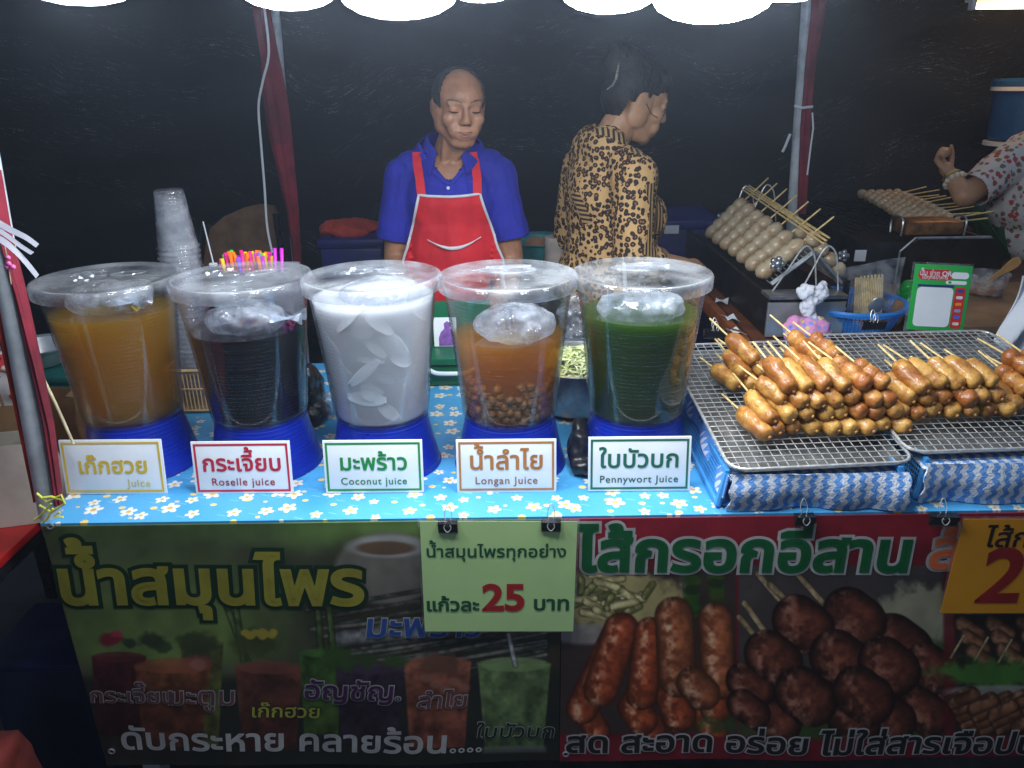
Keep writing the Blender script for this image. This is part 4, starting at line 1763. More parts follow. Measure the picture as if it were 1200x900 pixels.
def sausage_proto(kind, L, r, mat, stick, seed):
    rnd = random.Random(seed)
    mb = MB()
    prof = []
    n = 34
    bend = rnd.uniform(-.004, .004)
    for i in range(n + 1):
        t_ = i / n
        q = 2 * t_ - 1
        if kind == 1:
            rr = r * (1 - abs(q) ** 6.5) ** .5 * (1 + .05 * math.sin(t_ * 9 + seed))
        else:
            ph = (t_ * 3) % 1.0 if t_ < 1 else 1
            lobe = .74 + .26 * max(0.0, math.sin(PI * ph)) ** .6
            endq = (1 - abs(q) ** 9) ** .5
            rr = r * 1.04 * min(endq ** .8, 1) * lobe if 0 < i < n else 0
        prof.append((max(rr, 0), (t_ - .5) * L))
    prof[0] = (0, -L / 2)
    prof[-1] = (0, L / 2)
    mb.lathe(prof, 20, axis=(0, 1, 0))
    for p in mb.v:
        p.x += bend * (1 - (2 * p.y / L) ** 2)
    mb.jiggle(.0024, 55, seed * 3)
    mb.jiggle(.0011, 170, seed * 5)
    if kind == 1:                                                  # pinched skin at the free end
        mb.ell((bend * 0, -L / 2 - .0005, 0), (r * .22, .0035, r * .2), n=8)
    o = mb.build('sausage_skewer', mat)
    so, sl = stick
    MB().tube([(0, L / 2 - .012, 0), (so, L / 2 + sl, .0015)], .0021, 7).build('stick', m_bamboo, o, world=False)
    return o


PROTO = [sausage_proto(1, .080, .0180, m_saus, (.001, .046), 1), sausage_proto(1, .086, .0186, m_saus, (-.002, .055), 2), sausage_proto(1, .076, .0174, m_saus, (.003, .05), 3),
         sausage_proto(3, .088, .0178, m_saus_dark, (.0, .06), 4), sausage_proto(3, .084, .0172, m_saus_dark, (.003, .052), 5)]
_used = set()


def put_sausage(k, m, label, group):
    if k not in _used:
        _used.add(k)
        o = PROTO[k]
        o.matrix_basis = m
    else:
        o = copy_tree(PROTO[k], m)
    tag(o, label, 'sausage', group)


def pile(fr, u0, v0, n, layers, az, kinds, label, group, seed, d=.0345, tilt=R(4), spread=0.5, z0=.0035, skip=()):
    rnd = random.Random(seed)
    for k in range(layers):
        for i in range(n - k):
            if (k, i) in skip:
                continue
            u = u0 + (i + k * spread) * d
            v = v0 + k * .010 + rnd.uniform(-.006, .006) + .0
            w = z0 + .0185 + k * d * .80
            a = az + R(rnd.uniform(-8, 8)) + R(3) * k
            kk = kinds(k, i, n - k, rnd)
            m = (fr @ Matrix.Translation((u + rnd.uniform(-.003, .003), v, w)) @ Matrix.Rotation(a, 4, 'Z') @ Matrix.Rotation(tilt + R(rnd.uniform(-3, 3)) + R(4) * k, 4, 'X')
                 @ Matrix.Rotation(rnd.uniform(0, 6.28), 4, 'Y') @ Matrix.Diagonal((rnd.uniform(.94, 1.04), rnd.uniform(.93, 1.12), rnd.uniform(.94, 1.04), 1)))
            lb = label(k, i, n - k, kk)
            put_sausage(kk, m, lb, group)


def k_front(k, i, n, rnd):
    if k > 0 and rnd.random() < (.6 if i > n * .55 else 0):
        return 3 + rnd.randrange(2)
    return rnd.randrange(3)


def lab_front(k, i, n, kk):
    form = 'three ball sausage' if kk >= 3 else 'plain sausage'
    if k == 0 and i == 0:
        return 'leftmost golden sausage at the front corner of the left rack'
    where = ('bottom row', 'second row', 'third row', 'fourth row', 'top row')[k]
    return 'glazed %s on a stick, in the %s of the big front pile' % (form, where)


u_f = (F1.inverted() @ at_z(874, 505, .92)).x
pile(F1, .078, .120, 9, 4, R(17), k_front, lab_front, 'sausages in the big front pile', 3, d=.0350)
pile(F1, .084, .30, 3, 3, R(17), lambda k, i, n, r: r.randrange(3), lambda k, i, n, kk: 'glazed plain sausage in the small pile at the back left of the left rack',
     'sausages in the back left pile', 8, tilt=R(7))
pile(F1, .225, .30, 4, 3, R(14), lambda k, i, n, r: 3 + r.randrange(2), lambda k, i, n, kk: 'browned three ball sausage in the small pile at the back of the left rack',
     'sausages in the back middle pile', 9, tilt=R(7))
pile(F2, .022, .130, 7, 3, R(20), lambda k, i, n, r: r.randrange(3) if r.random() < .8 else 3, lambda k, i, n, kk: 'plump golden sausage in the %s of the pile on the right rack' % ('bottom row', 'second row', 'third row', 'top row')[k],
     'sausages on the right rack', 12, tilt=R(6), d=.0352)
pile(F2, .270, .15, 4, 3, R(20), lambda k, i, n, r: 3 + r.randrange(2), lambda k, i, n, kk: 'dark browned three ball sausage at the right edge of the right rack',
     'dark sausages on the right rack', 15, tilt=R(6))

# ------------------------------------------------------------------ people
def limb(mb, pts, n=16):
    for (a, ra), (b, rb) in zip(pts[:-1], pts[1:]):
        mb.cap(a, ra, b, rb, n)


def hand(mb, wrist, d, palm_n, s=1, curl=.5, side=1):
    """palm and five bent fingers; d = wrist to fingertips, palm_n = palm side"""
    d = Vector(d).normalized()
    nrm = Vector(palm_n)
    nrm = (nrm - d * nrm.dot(d)).normalized()
    x = d.cross(nrm) * side
    w = Vector(wrist)
    mb.cap(w, .024 * s, w + d * .035 * s, .027 * s)
    for q in (-1.4, -.5, .4, 1.3):
        mb.cap(w + d * .03 * s + x * q * .014 * s, .013 * s, w + d * .088 * s + x * q * .0165 * s, .0108 * s, 10)
    for q, L in ((-1.4, .058), (-.5, .072), (.4, .078), (1.3, .070)):
        p = w + d * .088 * s + x * q * .0165 * s
        a = 0
        for j, fr in enumerate((.45, .32, .23)):
            a += curl * (.5, .9, .7)[j]
            dd = (d * math.cos(a) + nrm * math.sin(a) + x * q * .04).normalized()
            p2 = p + dd * L * fr * s
            mb.cap(p, (.0096, .0088, .008)[j] * s, p2, (.0088, .008, .0066)[j] * s, 10)
            p = p2
    p = w + d * .022 * s + x * .020 * s
    for j, (L, dv) in enumerate(((.042, d * .6 + x * .75 + nrm * .35), (.032, d * .85 + x * .3 + nrm * .5), (.026, d * .9 + nrm * .45))):
        p2 = p + dv.normalized() * L * s
        mb.cap(p, (.0135, .011, .0098)[j] * s, p2, (.011, .0098, .0078)[j] * s, 10)
        p = p2


def head_prims(mb, T, thin=1.0):
    """T: 4x4, origin at eye level in the middle of the skull, face towards -y"""
    r3 = T.to_3x3()
    E = lambda c, r: mb.ell(T @ Vector(c), r, r3, 22)
    sc_ = T.to_scale().x
    Cc = lambda a, ra, b, rb: mb.cap(T @ Vector(a), ra * sc_, T @ Vector(b), rb * sc_, 14)
    E((0, .014, .032), (.0735, .094, .080))
    E((0, -.020, .028), (.066, .068, .066))
    E((0, -.028, -.030), (.061 * thin, .060, .080))
    E((0, -.036, -.070), (.050 * thin, .050, .052))
    E((0, -.062, -.102), (.026, .024, .020))
    Cc((-.052 * thin, .0, -.06), .018, (-.02, -.056, -.1), .018)
    Cc((.052 * thin, .0, -.06), .018, (.02, -.056, -.1), .018)
    for s in (-1, 1):
        E((s * .042 * thin, -.058, -.03), (.024, .026, .026))
        Cc((s * .010, -.0865, .022), .0085, (s * .044, -.072, .021), .0085)
        E((s * .031, -.0765, .001), (.018, .011, .0125))
        E((s * .0115, -.0965, -.036), (.0092, .0105, .0082))
        E((s * .026, -.070, -.062), (.022, .022, .026))
        E((s * .060, .006, -.018), (.0165, .036, .050))
        E((s * .054, .004, -.055), (.018, .036, .034))
        E((s * .0755, .014, -.010), (.0055, .017, .027))
        Cc((s * .0785, .026, .008), .0050, (s * .078, .022, -.024), .0046)
        Cc((s * .0785, .006, .016), .0048, (s * .0785, .026, .008), .0050)
        E((s * .075, .006, -.034), (.0050, .008, .009))
    Cc((0, -.090, .012), .0082, (0, -.105, -.028), .0115)
    E((0, -.107, -.031), (.0125, .0105, .0100))
    E((0, -.083, -.063), (.028, .0145, .013))
    E((0, -.085, -.081), (.024, .012, .011))


def face_parts(T, par, skin_lip, brow_mat, closed=True):
    r3 = T.to_3x3()
    for s in (-1, 1):
        mb = MB()
        pts = [T @ Vector((s * .031 + q * .0155, -.0838 + abs(q) ** 2 * .005, -.0035 - (1 - q * q) * .0026)) for q in [i / 5 - 1 for i in range(11)]]
        mb.tube(pts, [.0006 + .0021 * (1 - abs(i / 5 - 1) ** 2) for i in range(11)], 8).build('eye', m_eye, par)
        mb = MB()
        pts = [T @ Vector((s * (.012 + q * .04), -.0945 + q * .016 + q * q * .008, .0245 + .007 * math.sin(q * 2.6))) for q in [i / 6 for i in range(7)]]
        mb.tube(pts, [.0010 + .0016 * math.sin(PI * (i + .5) / 7) for i in range(7)], 8).build('eyebrow', brow_mat, par)
        MB().ell(T @ Vector((s * .0068, -.1035, -.0405)), (.0034, .0045, .0022), r3, 10).build('nostril', m_eye, par)
    MB().tube([T @ Vector((q * .025, -.0962 + q * q * .010, -.0665 + .0035 * (q * q) - .001 * math.cos(q * 6))) for q in [i / 5 - 1 for i in range(11)]],
              [.0012 + .0030 * (1 - abs(i / 5 - 1) ** 2.4) for i in range(11)], 10).build('upper_lip', skin_lip, par)
    MB().tube([T @ Vector((q * .021, -.0948 + q * q * .009, -.0775 + .0035 * (q * q))) for q in [i / 5 - 1 for i in range(11)]],
              [.0012 + .0038 * (1 - abs(i / 5 - 1) ** 2.4) for i in range(11)], 10).build('lower_lip', skin_lip, par)


def bvh(me):
    return BVHTree.FromPolygons([v.co[:] for v in me.vertices], [p.vertices[:] for p in me.polygons])


# ---- the man behind the counter
MY = 1.2
mp = at_y(531, 300, MY)
MX = mp.x
o0 = Vector((MX, MY, 0))
V = lambda x, y, z: o0 + Vector((x, y, z))
hc = at_y(538, 124, MY - .07)
Th = Matrix.Translation(hc) @ Matrix.Rotation(R(16), 4, 'Z') @ Matrix.Rotation(R(8), 4, 'X') @ Matrix.Rotation(R(2), 4, 'Y') @ Matrix.Diagonal((1.0, .95, .90, 1))
b = MB()
head_prims(b, Th, .95)
neck_top = Th @ Vector((0, .012, -.075))
b.cap(neck_top, .05, V(.0, .02, 1.33), .058)
b.cap(Th @ Vector((.03, -.03, -.095)), .012, V(.012, -.05, 1.335), .011)
b.cap(Th @ Vector((-.04, -.015, -.085)), .012, V(-.012, -.05, 1.335), .011)
legs = [((.09, .0, .84), .09), ((.092, .0, .46), .062), ((.095, .02, .09), .042)]
for s in (-1, 1):
    limb(b, [(V(s * x, y, z), r) for (x, y, z), r in legs])
    b.cap(V(s * .095, .03, .045), .04, V(s * .11, -.13, .035), .033)
b.ell(V(0, 0, .88), (.155, .11, .13))
b.ell(V(0, 0, 1.06), (.148, .10, .2))
b.ell(V(0, .0, 1.22), (.142, .10, .15))
b.cap(V(-.118, .012, 1.305), .052, V(.118, .012, 1.305), .052)
armL = [((-.150, .01, 1.285), .050), ((-.184, .01, 1.03), .041), ((-.16, -.10, .975), .038), ((-.075, -.25, .925), .026)]
armR = [((.150, .01, 1.285), .050), ((.186, .01, 1.02), .041), ((.17, -.09, .955), .037), ((.105, -.24, .90), .026)]
for arm in (armL, armR):
    limb(b, [(V(*p), r) for p, r in arm])
hand(b, V(-.075, -.25, .925), (.55, -.75, -.3), (.3, .2, -1), 1, .55, -1)
hand(b, V(.105, -.24, .90), (-.55, -.8, -.25), (-.3, .2, -1), 1, .55, 1)
me = remesh(b, .0040, 1)
lap_smooth(me, hc + Vector((0, 0, -.02)), .17, 13)
man = mesh_obj('person', me, m_skin_man)
man['label'] = 'man in a royal blue polo shirt and red apron standing behind the counter'
man['category'] = 'person'
face_parts(Th, man, m_lip, m_brow)
# hair: thin at the temples and back, bald forehead
b = MB()
r3 = Th.to_3x3()
b.ell(Th @ Vector((0, .014, .032)), (.0785, .0995, .0850), r3, 32)
me = remesh(b, .003, 1)
Ti = Th.inverted()


def keep_hair(c):
    p = Ti @ c
    side = min(1, abs(p.x) / .072)
    jag = .006 * mnoise.noise(p * 150) + .004 * mnoise.noise(p * 50)
    front = .004 - .044 * side ** 1.5 + jag                      # hairline recedes over the crown
    if p.z < -.012 + jag and p.y < .034:                          # sideburn ends in front of the ear
        return False
    if p.z < -.055:
        return False
    return p.y > front


cut_mesh(me, keep_hair)
wrinkle(me, .0014, 190, 3)
hair = mesh_obj('hair', me, m_hair_grey, man)
hair.modifiers.new('thickness', 'SOLIDIFY').thickness = .004
# trousers
b = MB()
for s in (-1, 1):
    limb(b, [(V(s * x, y, z), r + .016) for (x, y, z), r in legs])
b.ell(V(0, 0, .88), (.168, .122, .14))
me = remesh(b, .007, 3)
wrinkle(me, .005, 12, 4)
mesh_obj('trousers', me, m_trousers, man)
# polo shirt
b = MB()
b.ell(V(0, 0, .95), (.152, .122, .16))
b.ell(V(0, 0, 1.07), (.146, .115, .2))
b.ell(V(0, .0, 1.22), (.152, .114, .15))
b.cap(V(-.116, .012, 1.308), .060, V(.116, .012, 1.308), .060)
b.cap(V(-.045, .016, 1.352), .066, V(.045, .016, 1.352), .066)
for s in (-1, 1):
    b.cap(V(s * .146, .01, 1.285), .0625, V(s * .190, .008, 1.06), .0605)
me = remesh(b, .0036, 8)
hem = [1.113, 1.105]


def keep_shirt(c):
    x, y, z = c - o0
    if abs(x) > .128 and z < 1.105:
        return False
    if math.hypot(x / 1.0, (y - .008) * 1.0) < .07 and z > 1.30:
        return False
    if y < 0 and z > 1.288 and abs(x - .004) < .012 + (z - 1.288) * .78:
        return False
    return True


cut_mesh(me, keep_shirt)
wrinkle(me, .0055, 13, 1, (1, 1, .55))
wrinkle(me, .002, 42, 8, (1, 1, .5))
shirt = mesh_obj('polo_shirt', me, m_blue_shirt, man)
sh_mod = shirt.modifiers.new('thickness', 'SOLIDIFY')
sh_mod.thickness = .003
tmp = me.copy()
tmp.transform(wm(man))
SHB = bvh(tmp)
bpy.data.meshes.remove(tmp)


def on_front(x, z, off):
    """a point on the shirt front at (x, z) pushed out by off"""
    hit = SHB.ray_cast(Vector((MX + x, MY - 1, z)), Vector((0, 1, 0)))
    if hit[0] is None:
        n_ = SHB.find_nearest(Vector((MX + x, MY - .08, z)))
        return n_[0] + Vector((0, -off, 0))
    return hit[0] + Vector((0, -off, 0))


def on_side(px, pz, off):
    return on_front(px, pz, off)


# collar
def collar_fn(u, v):
    a = (u - .5) * 2 * R(150)                    # 0 at the nape
    k = max(0, (abs(a) - R(70)) / R(80))
    ri = .063 + .004 * k
    ro = .088 + .016 * k
    r_ = ri + (ro - ri) * v ** .8
    z = 1.404 - .012 * k - .040 * k * k + (.010 * (1 - v) if v < .25 else 0) - .034 * v ** 1.2 - .016 * v * k
    fx = math.sin(a) * r_
    fy = math.cos(a) * r_ * (1.0 + .05 * k) + .008
    if k > .8:
        fy -= .012 * (k - .8) * 5 * .5
    return V(fx + .004, fy, z)


o = MB().grid(collar_fn, 56, 10, thick=-.004).build('collar', m_blue_shirt, shirt)
mb = MB()
mb.grid(lambda u, v: on_front(.004 + (u - .5) * .028, 1.292 - .05 * v, .003), 8, 12, thick=.002)
mb.build('placket', m_blue_shirt, shirt)
mb = MB()
q = on_front(.002, 1.268, .007)
mb.lathe([(0, .0015), (.004, .0012), (.005, 0), (.005, -.001)], 14, q, (0, -1, 0)).build('button', m_trim, shirt)
for s, arm in ((-1, armL), (1, armR)):            # sleeve ribs
    mb = MB()
    mb.lathe([(.0605, -.009), (.062, -.009), (.062, .010), (.0605, .010)], 30, V(s * .1805, .008, 1.110), (s * .195, 0, -1), closed_prof=True)
    mb.build('sleeve_hem', m_blue_shirt, shirt)
for s in (-1, 1):
    nl = [(.004 + s * .002, 1.278), (.004 + s * .022, 1.312), (.004 + s * .044, 1.345), (.004 + s * .060, 1.372)]
    def lap(u, v, s=s, nl=nl):
        k = v * 3
        i = min(int(k), 2)
        q = k - i
        x = nl[i][0] * (1 - q) + nl[i + 1][0] * q
        z = nl[i][1] * (1 - q) + nl[i + 1][1] * q
        wd = .010 + .026 * math.sin(min(1, v * 1.6) * PI / 2) if v < .99 else .03
        return on_front(x + s * wd * u - s * .004, z - .010 * u * v, .006 + .002 * (1 - u))
    MB().grid(lap, 8, 20, thick=-.003 * s).build('lapel', m_blue_shirt, shirt)
# apron
AT, AB = 1.247, .80


def half(z):
    q = (AT - z) / (AT - AB)
    return .092 + .066 * min(1, q * 2.1) ** 1.1


def apron_fn(u, v):
    z = AT - (AT - AB) * v
    x = (2 * u - 1) * half(z) + .004
    z2 = z - .006 * (1 - abs(2 * u - 1) ** 2) * (1 - v) * .5
    p = on_front(max(-.136, min(.136, x)), z2, .009 + .004 * math.sin(v * 9 + u * 4) + .003 * math.sin(u * 13))
    p.x = MX + x
    if abs(x) > .136:
        p.y += (abs(x) - .136) * .8
    return p


ap = MB().grid(apron_fn, 44, 50, thick=-.003).build('apron', m_red_cloth, man)
edge = [apron_fn(0, 1 - i / 40) for i in range(41)] + [apron_fn(i / 20, 0) for i in range(1, 20)] + [apron_fn(1, i / 40) for i in range(41)]
MB().tube([p + Vector((0, -.003, 0)) for p in edge], .0042, 8).build('piping', m_trim, ap)
pk = []
for i in range(21):
    q = i / 20
    x = (q - .5) * .162 + .014
    z = 1.118 - .022 * (1 - (2 * q - 1) ** 2) + (q - .5) * .004
    pk.append((x, z))
mb = MB()
mb.grid(lambda u, v: on_front(pk[round(u * 20)][0], pk[round(u * 20)][1] - .0105 * v * math.sin(PI * max(.08, min(.92, u))) , .0175 + .003 * math.sin(PI * v)), 20, 3, thick=-.002)
mb.build('pocket_edge', m_trim, ap)
for s, pts in ((-1, [(-.080, AT + .0), (-.084, 1.29), (-.092, 1.33), (-.094, 1.365)]), (1, [(.088, AT), (.088, 1.29), (.082, 1.33), (.074, 1.365)])):
    mb = MB()
    dense = []
    for (x0, z0), (x1, z1) in zip(pts[:-1], pts[1:]):
        for i in range(8):
            q = i / 8
            dense.append((x0 + (x1 - x0) * q, z0 + (z1 - z0) * q))
    dense.append(pts[-1])
    n = len(dense) - 1
    def st(u, v):
        k = v * n
        i = min(int(k), n - 1)
        q = k - i
        x = dense[i][0] * (1 - q) + dense[i + 1][0] * q
        z = dense[i][1] * (1 - q) + dense[i + 1][1] * q
        p = on_front(x, z, .008)
        p.x += (u - .5) * .026
        return p
    mb.grid(st, 4, 24, thick=-.003)
    # over the shoulder
    mb.build('strap', m_red_cloth, ap)

# ---- the woman in the leopard print blouse, turned to the right
WY = 1.30
wp = at_y(716, 230, WY)
w0_ = Vector((wp.x, WY, 0))
TW = Matrix.Translation(w0_) @ Matrix.Rotation(R(90 + 22), 4, 'Z')     # local -y (front) turns to +x and a little away
W_ = lambda x, y, z: TW @ Vector((x, y, z))
hcw = at_y(747, 116, WY)
Tw = Matrix.Translation(hcw) @ Matrix.Rotation(R(90 + 14), 4, 'Z') @ Matrix.Rotation(R(20), 4, 'X')
b = MB()
head_prims(b, Tw, .97)
b.cap(Tw @ Vector((0, .016, -.06)), .052, W_(0, .03, 1.36), .06)
b.cap(Tw @ Vector((0, .03, -.07)), .05, W_(0, .035, 1.345), .058)
for s in (-1, 1):
    limb(b, [(W_(s * .09, .02, .8), .095), (W_(s * .09, .02, .45), .06), (W_(s * .09, .04, .08), .04)])
    b.cap(W_(s * .09, .05, .045), .04, W_(s * .1, -.1, .035), .032)
r3w = TW.to_3x3()
EW = lambda m_, c, r: m_.ell(W_(*c), r, r3w, 24)
EW(b, (0, .01, .9), (.17, .13, .15))
EW(b, (0, .0, 1.1), (.15, .11, .2))
EW(b, (0, .01, 1.24), (.15, .11, .12))
b.cap(W_(-.14, .02, 1.30), .055, W_(.14, .02, 1.30), .055)
warms = {}
for s in (-1, 1):
    arm = [((s * .175, .02, 1.285), .055), ((s * .205, .03, 1.04), .045), ((s * .16, -.19, .99), .03)]
    warms[s] = arm
    limb(b, [(W_(*p), r) for p, r in arm])
    hand(b, W_(*arm[-1][0]), r3w @ Vector((-s * .35, -1, -.1)), r3w @ Vector((-s * .5, 0, -.8)), .92, .5, s)
me = remesh(b, .0042, 1)
lap_smooth(me, hcw + Vector((0, 0, -.02)), .19, 10)
woman = mesh_obj('person', me, m_skin_woman)
woman['label'] = 'woman in a leopard print blouse with dark pinned hair, seen in profile'
woman['category'] = 'person'
face_parts(Tw, woman, m_lip, m_brow)
# hair with a bun
b = MB()
rw = Tw.to_3x3()
b.ell(Tw @ Vector((0, .024, .04)), (.085, .098, .088), rw, 28)
b.ell(Tw @ Vector((0, .045, .0)), (.076, .075, .085), rw, 28)
b.ell(Tw @ Vector((0, .095, .075)), (.055, .055, .062), rw, 24)
b.ell(Tw @ Vector((0, .06, .07)), (.07, .06, .065), rw, 24)
b.ell(Tw @ Vector((0, -.040, .060)), (.070, .050, .046), rw, 24)
me = remesh(b, .004, 8)
Twi = Tw.inverted()


def keep_wh(c):
    p = Twi @ c
    if p.z < -.02 - .5 * max(0, p.y - .02) * 0 and p.y < .055:
        return False
    if p.z < (.022 if p.y < -.012 else .004) and p.y < .024:
        return False
    if p.y < -.052 and p.z < .040:
        return False
    return True


cut_mesh(me, keep_wh)
wrinkle(me, .0016, 50, 3, (3, 1, 1))
hw_ = mesh_obj('hair', me, m_hair, woman)
hw_.modifiers.new('thickness', 'SOLIDIFY').thickness = .005
MB().tube([at_y(a, c, WY - .10) for a, c in ((725, 74), (724, 82), (722, 92), (718, 100), (711, 105))], [.0015, .003, .004, .003, .0015], 8).build('hair_clip', pbr('pale_hair_clip', S(130, 120, 105), .5, var=.6, vs=220), woman)
MB().tube([Tw @ Vector(p) for p in ((-.079, .0, -.012), (-.074, -.03, -.034), (-.062, -.06, -.036), (-.04, -.085, -.022), (-.015, -.098, -.006))], .0013, 6).build('glasses_cord', m_hair, woman)
# blouse
b = MB()
EW(b, (0, .015, .93), (.19, .16, .16))
EW(b, (0, -.005, 1.03), (.178, .15, .17))
EW(b, (0, .0, 1.14), (.168, .138, .17))
EW(b, (0, .02, 1.25), (.165, .125, .12))
for s in (-1, 1):
    EW(b, (s * .075, -.085, 1.14), (.075, .075, .085))
    limb(b, [(W_(*p), r) for p, r in [((s * .165, .02, 1.29), .072), ((s * .212, .035, 1.05), .066), ((s * .195, -.06, 1.01), .06)]])
b.cap(W_(-.13, .025, 1.312), .064, W_(.13, .025, 1.312), .064)
b.cap(W_(-.04, .046, 1.356), .078, W_(.04, .046, 1.356), .078)
EW(b, (0, .085, 1.22), (.13, .06, .14))
me = remesh(b, .0055, 5)
TWi = TW.inverted()


def keep_bl(c):
    p = TWi @ c
    if p.z < .845:
        return False
    if math.hypot(p.x, (p.y - .02) * .85) < .066 and p.z > 1.352:
        return False
    if p.y < -.02 and p.z > 1.25 and abs(p.x) < .02 + (p.z - 1.25) * .6:
        return False
    if p.y < -.07 and abs(p.x) > .13 and p.z < 1.1:
        return False
    return True


cut_mesh(me, keep_bl)
wrinkle(me, .007, 11, 6, (1, 1, .6))
wrinkle(me, .0025, 36, 9, (1, 1, .5))
tmp = me.copy()
blouse = mesh_obj('blouse', me, m_leopard, woman)
blouse.modifiers.new('thickness', 'SOLIDIFY').thickness = .003
WB = bvh(tmp)
bpy.data.meshes.remove(tmp)


def on_woman(px, py, off=.004):
    d = ray(px, py)
    hit = WB.ray_cast(CAM, d)
    if hit[0] is None:
        hit = WB.find_nearest(at_y(px, py, WY - .1))
    return hit[0] - d * off


m_strip = stripes('brown_and_cream_band', S(196, 160, 104), S(62, 36, 28), 62, 0)


def band(pts, wpx, name, mat, n=26):
    def fn(u, v):
        k = u * (len(pts) - 1)
        i = min(int(k), len(pts) - 2)
        q = k - i
        x = pts[i][0] * (1 - q) + pts[i + 1][0] * q
        y = pts[i][1] * (1 - q) + pts[i + 1][1] * q
        dx, dy = pts[i + 1][0] - pts[i][0], pts[i + 1][1] - pts[i][1]
        L = math.hypot(dx, dy)
        return on_woman(x - dy / L * wpx * (v - .5), y + dx / L * wpx * (v - .5))
    MB().grid(fn, n, 4, thick=-.0015).build(name, mat, blouse)


band([(697, 152), (712, 155), (728, 161), (742, 170), (748, 178)], 9, 'neck_band', m_strip)
band([(673, 226), (681, 243), (688, 262)], 10, 'sleeve_band', stripes('sleeve_stripes', S(196, 160, 104), S(62, 36, 28), 70, 2), 18)
band([(763, 215), (770, 240), (768, 275), (762, 300)], 16, 'front_panel', stripes('panel_stripes', S(186, 148, 92), S(50, 32, 26), 90, 0), 22)

# ---- the vendor at the right edge, in a floral blouse, reaching over the grill
RY = 1.95
r0 = at_y(1200, 300, RY)
r0 = Vector((r0.x, RY, 0))
TR = Matrix.Translation(r0) @ Matrix.Rotation(R(-65), 4, 'Z')          # front (-y local) turned to the left of the picture
Rr = lambda x, y, z: TR @ Vector((x, y, z))
r3r = TR.to_3x3()
sh = at_y(1186, 192, RY - .04)
el = at_y(1131, 229, RY - .12)
wr = at_y(1115, 206, RY - .04)
b = MB()
hT = Matrix.Translation(at_y(1258, 96, RY)) @ Matrix.Rotation(R(-65), 4, 'Z') @ Matrix.Rotation(R(15), 4, 'X')
head_prims(b, hT)
b.cap(hT @ Vector((0, .016, -.06)), .05, at_y(1240, 175, RY), .06)
for s in (-1, 1):
    limb(b, [(Rr(s * .09, .02, .8), .09), (Rr(s * .09, .02, .45), .06), (Rr(s * .09, .04, .08), .04)])
    b.cap(Rr(s * .09, .05, .045), .04, Rr(s * .1, -.1, .035), .032)
b.ell(Rr(0, 0, .92), (.16, .12, .15), r3r)
b.ell(Rr(0, -.02, 1.1), (.15, .11, .2), r3r)
b.cap(sh, .055, at_y(1262, 190, RY + .1), .055)
limb(b, [(sh, .052), (el, .045), (wr, .031)])
hand(b, wr, at_y(1103, 190, RY - .02) - wr, Vector((.7, -.5, -.4)), 1.0, 1.65, 1)
sh2 = at_y(1262, 194, RY + .1)
limb(b, [(sh2, .052), (sh2 + Vector((.05, -.02, -.25)), .044), (sh2 + Vector((-.1, -.16, -.3)), .03)])
hand(b, sh2 + Vector((-.1, -.16, -.3)), (-.8, -.5, -.1), (0, 0, -1), .95, .6, 1)
me = remesh(b, .005, 2)
vend = mesh_obj('person', me, m_skin_woman)
vend['label'] = 'vendor in a pale floral blouse and green apron reaching in from the right edge'
vend['category'] = 'person'
face_parts(hT, vend, m_lip, m_brow)
b = MB()
b.ell(hT @ Vector((0, .024, .04)), (.084, .096, .086), hT.to_3x3(), 24)
me = remesh(b, .005, 1)
hTi = hT.inverted()
cut_mesh(me, lambda c: (hTi @ c).y > -.02 or (hTi @ c).z > .06)
mesh_obj('hair', me, m_hair, vend).modifiers.new('thickness', 'SOLIDIFY').thickness = .004
b = MB()
b.ell(Rr(0, 0, .95), (.20, .17, .18), r3r)
b.ell(Rr(0, -.04, 1.1), (.20, .17, .2), r3r)
b.ell(Rr(0, -.02, 1.22), (.19, .15, .15), r3r)
b.cap(sh, .085, at_y(1262, 190, RY + .1), .085)
b.cap(sh, .085, el + (sh - el) * .1, .07)
b.cap(sh2, .07, sh2 + Vector((.05, -.02, -.2)), .062)
me = remesh(b, .006, 5)
ecut = (sh - el).normalized()
cut_mesh(me, lambda c: not ((c - (el + (sh - el) * .16)).dot(ecut) < 0 and (c - el).length < .14))
wrinkle(me, .007, 12, 2)
m_floral = floral('pale_floral_print', S(206, 200, 196), S(178, 74, 66), S(120, 112, 88), 40)
bl2 = mesh_obj('blouse', me, m_floral, vend)
bl2.modifiers.new('thickness', 'SOLIDIFY').thickness = .003
tmp = bl2.data.copy()
tmp.transform(wm(vend))
RB = bvh(tmp)
bpy.data.meshes.remove(tmp)
m_gapron = pbr('green_apron_cloth', S(40, 92, 52), .8, var=.15, bump=.2)
mb = MB()


def ga(u, v):
    z = .98 - .30 * v
    p = Rr(-.10 + (u - .5) * (.20 + .10 * min(1, v * 2)), -.6, z)
    d = r3r @ Vector((0, 1, 0))
    h = RB.ray_cast(p, d)
    return (h[0] if h[0] is not None else RB.find_nearest(p)[0]) - d * .01


mb.grid(ga, 24, 24, thick=-.003)
mb.build('apron', m_gapron, vend)
c = wr * .75 + el * .25
ax = (wr - el).normalized()
x_, y_, _ = basis(ax)
mb = MB()
for i in range(11):
    a = 2 * PI * i / 11
    mb.ell(c + (x_ * math.cos(a) + y_ * math.sin(a)) * .036, (.0115, .0115, .0115), n=10)
mb.build('bracelet', pbr('pale_beads', S(214, 200, 176), .35, var=.2), vend)
MB().lathe([(.0335, -.004), (.036, -.004), (.036, .004), (.0335, .004)], 24, wr * .97 + el * .03, ax, closed_prof=True).build('wrist_band', pbr('gold_band', (.8, .55, .2), .3, metal=1), vend)

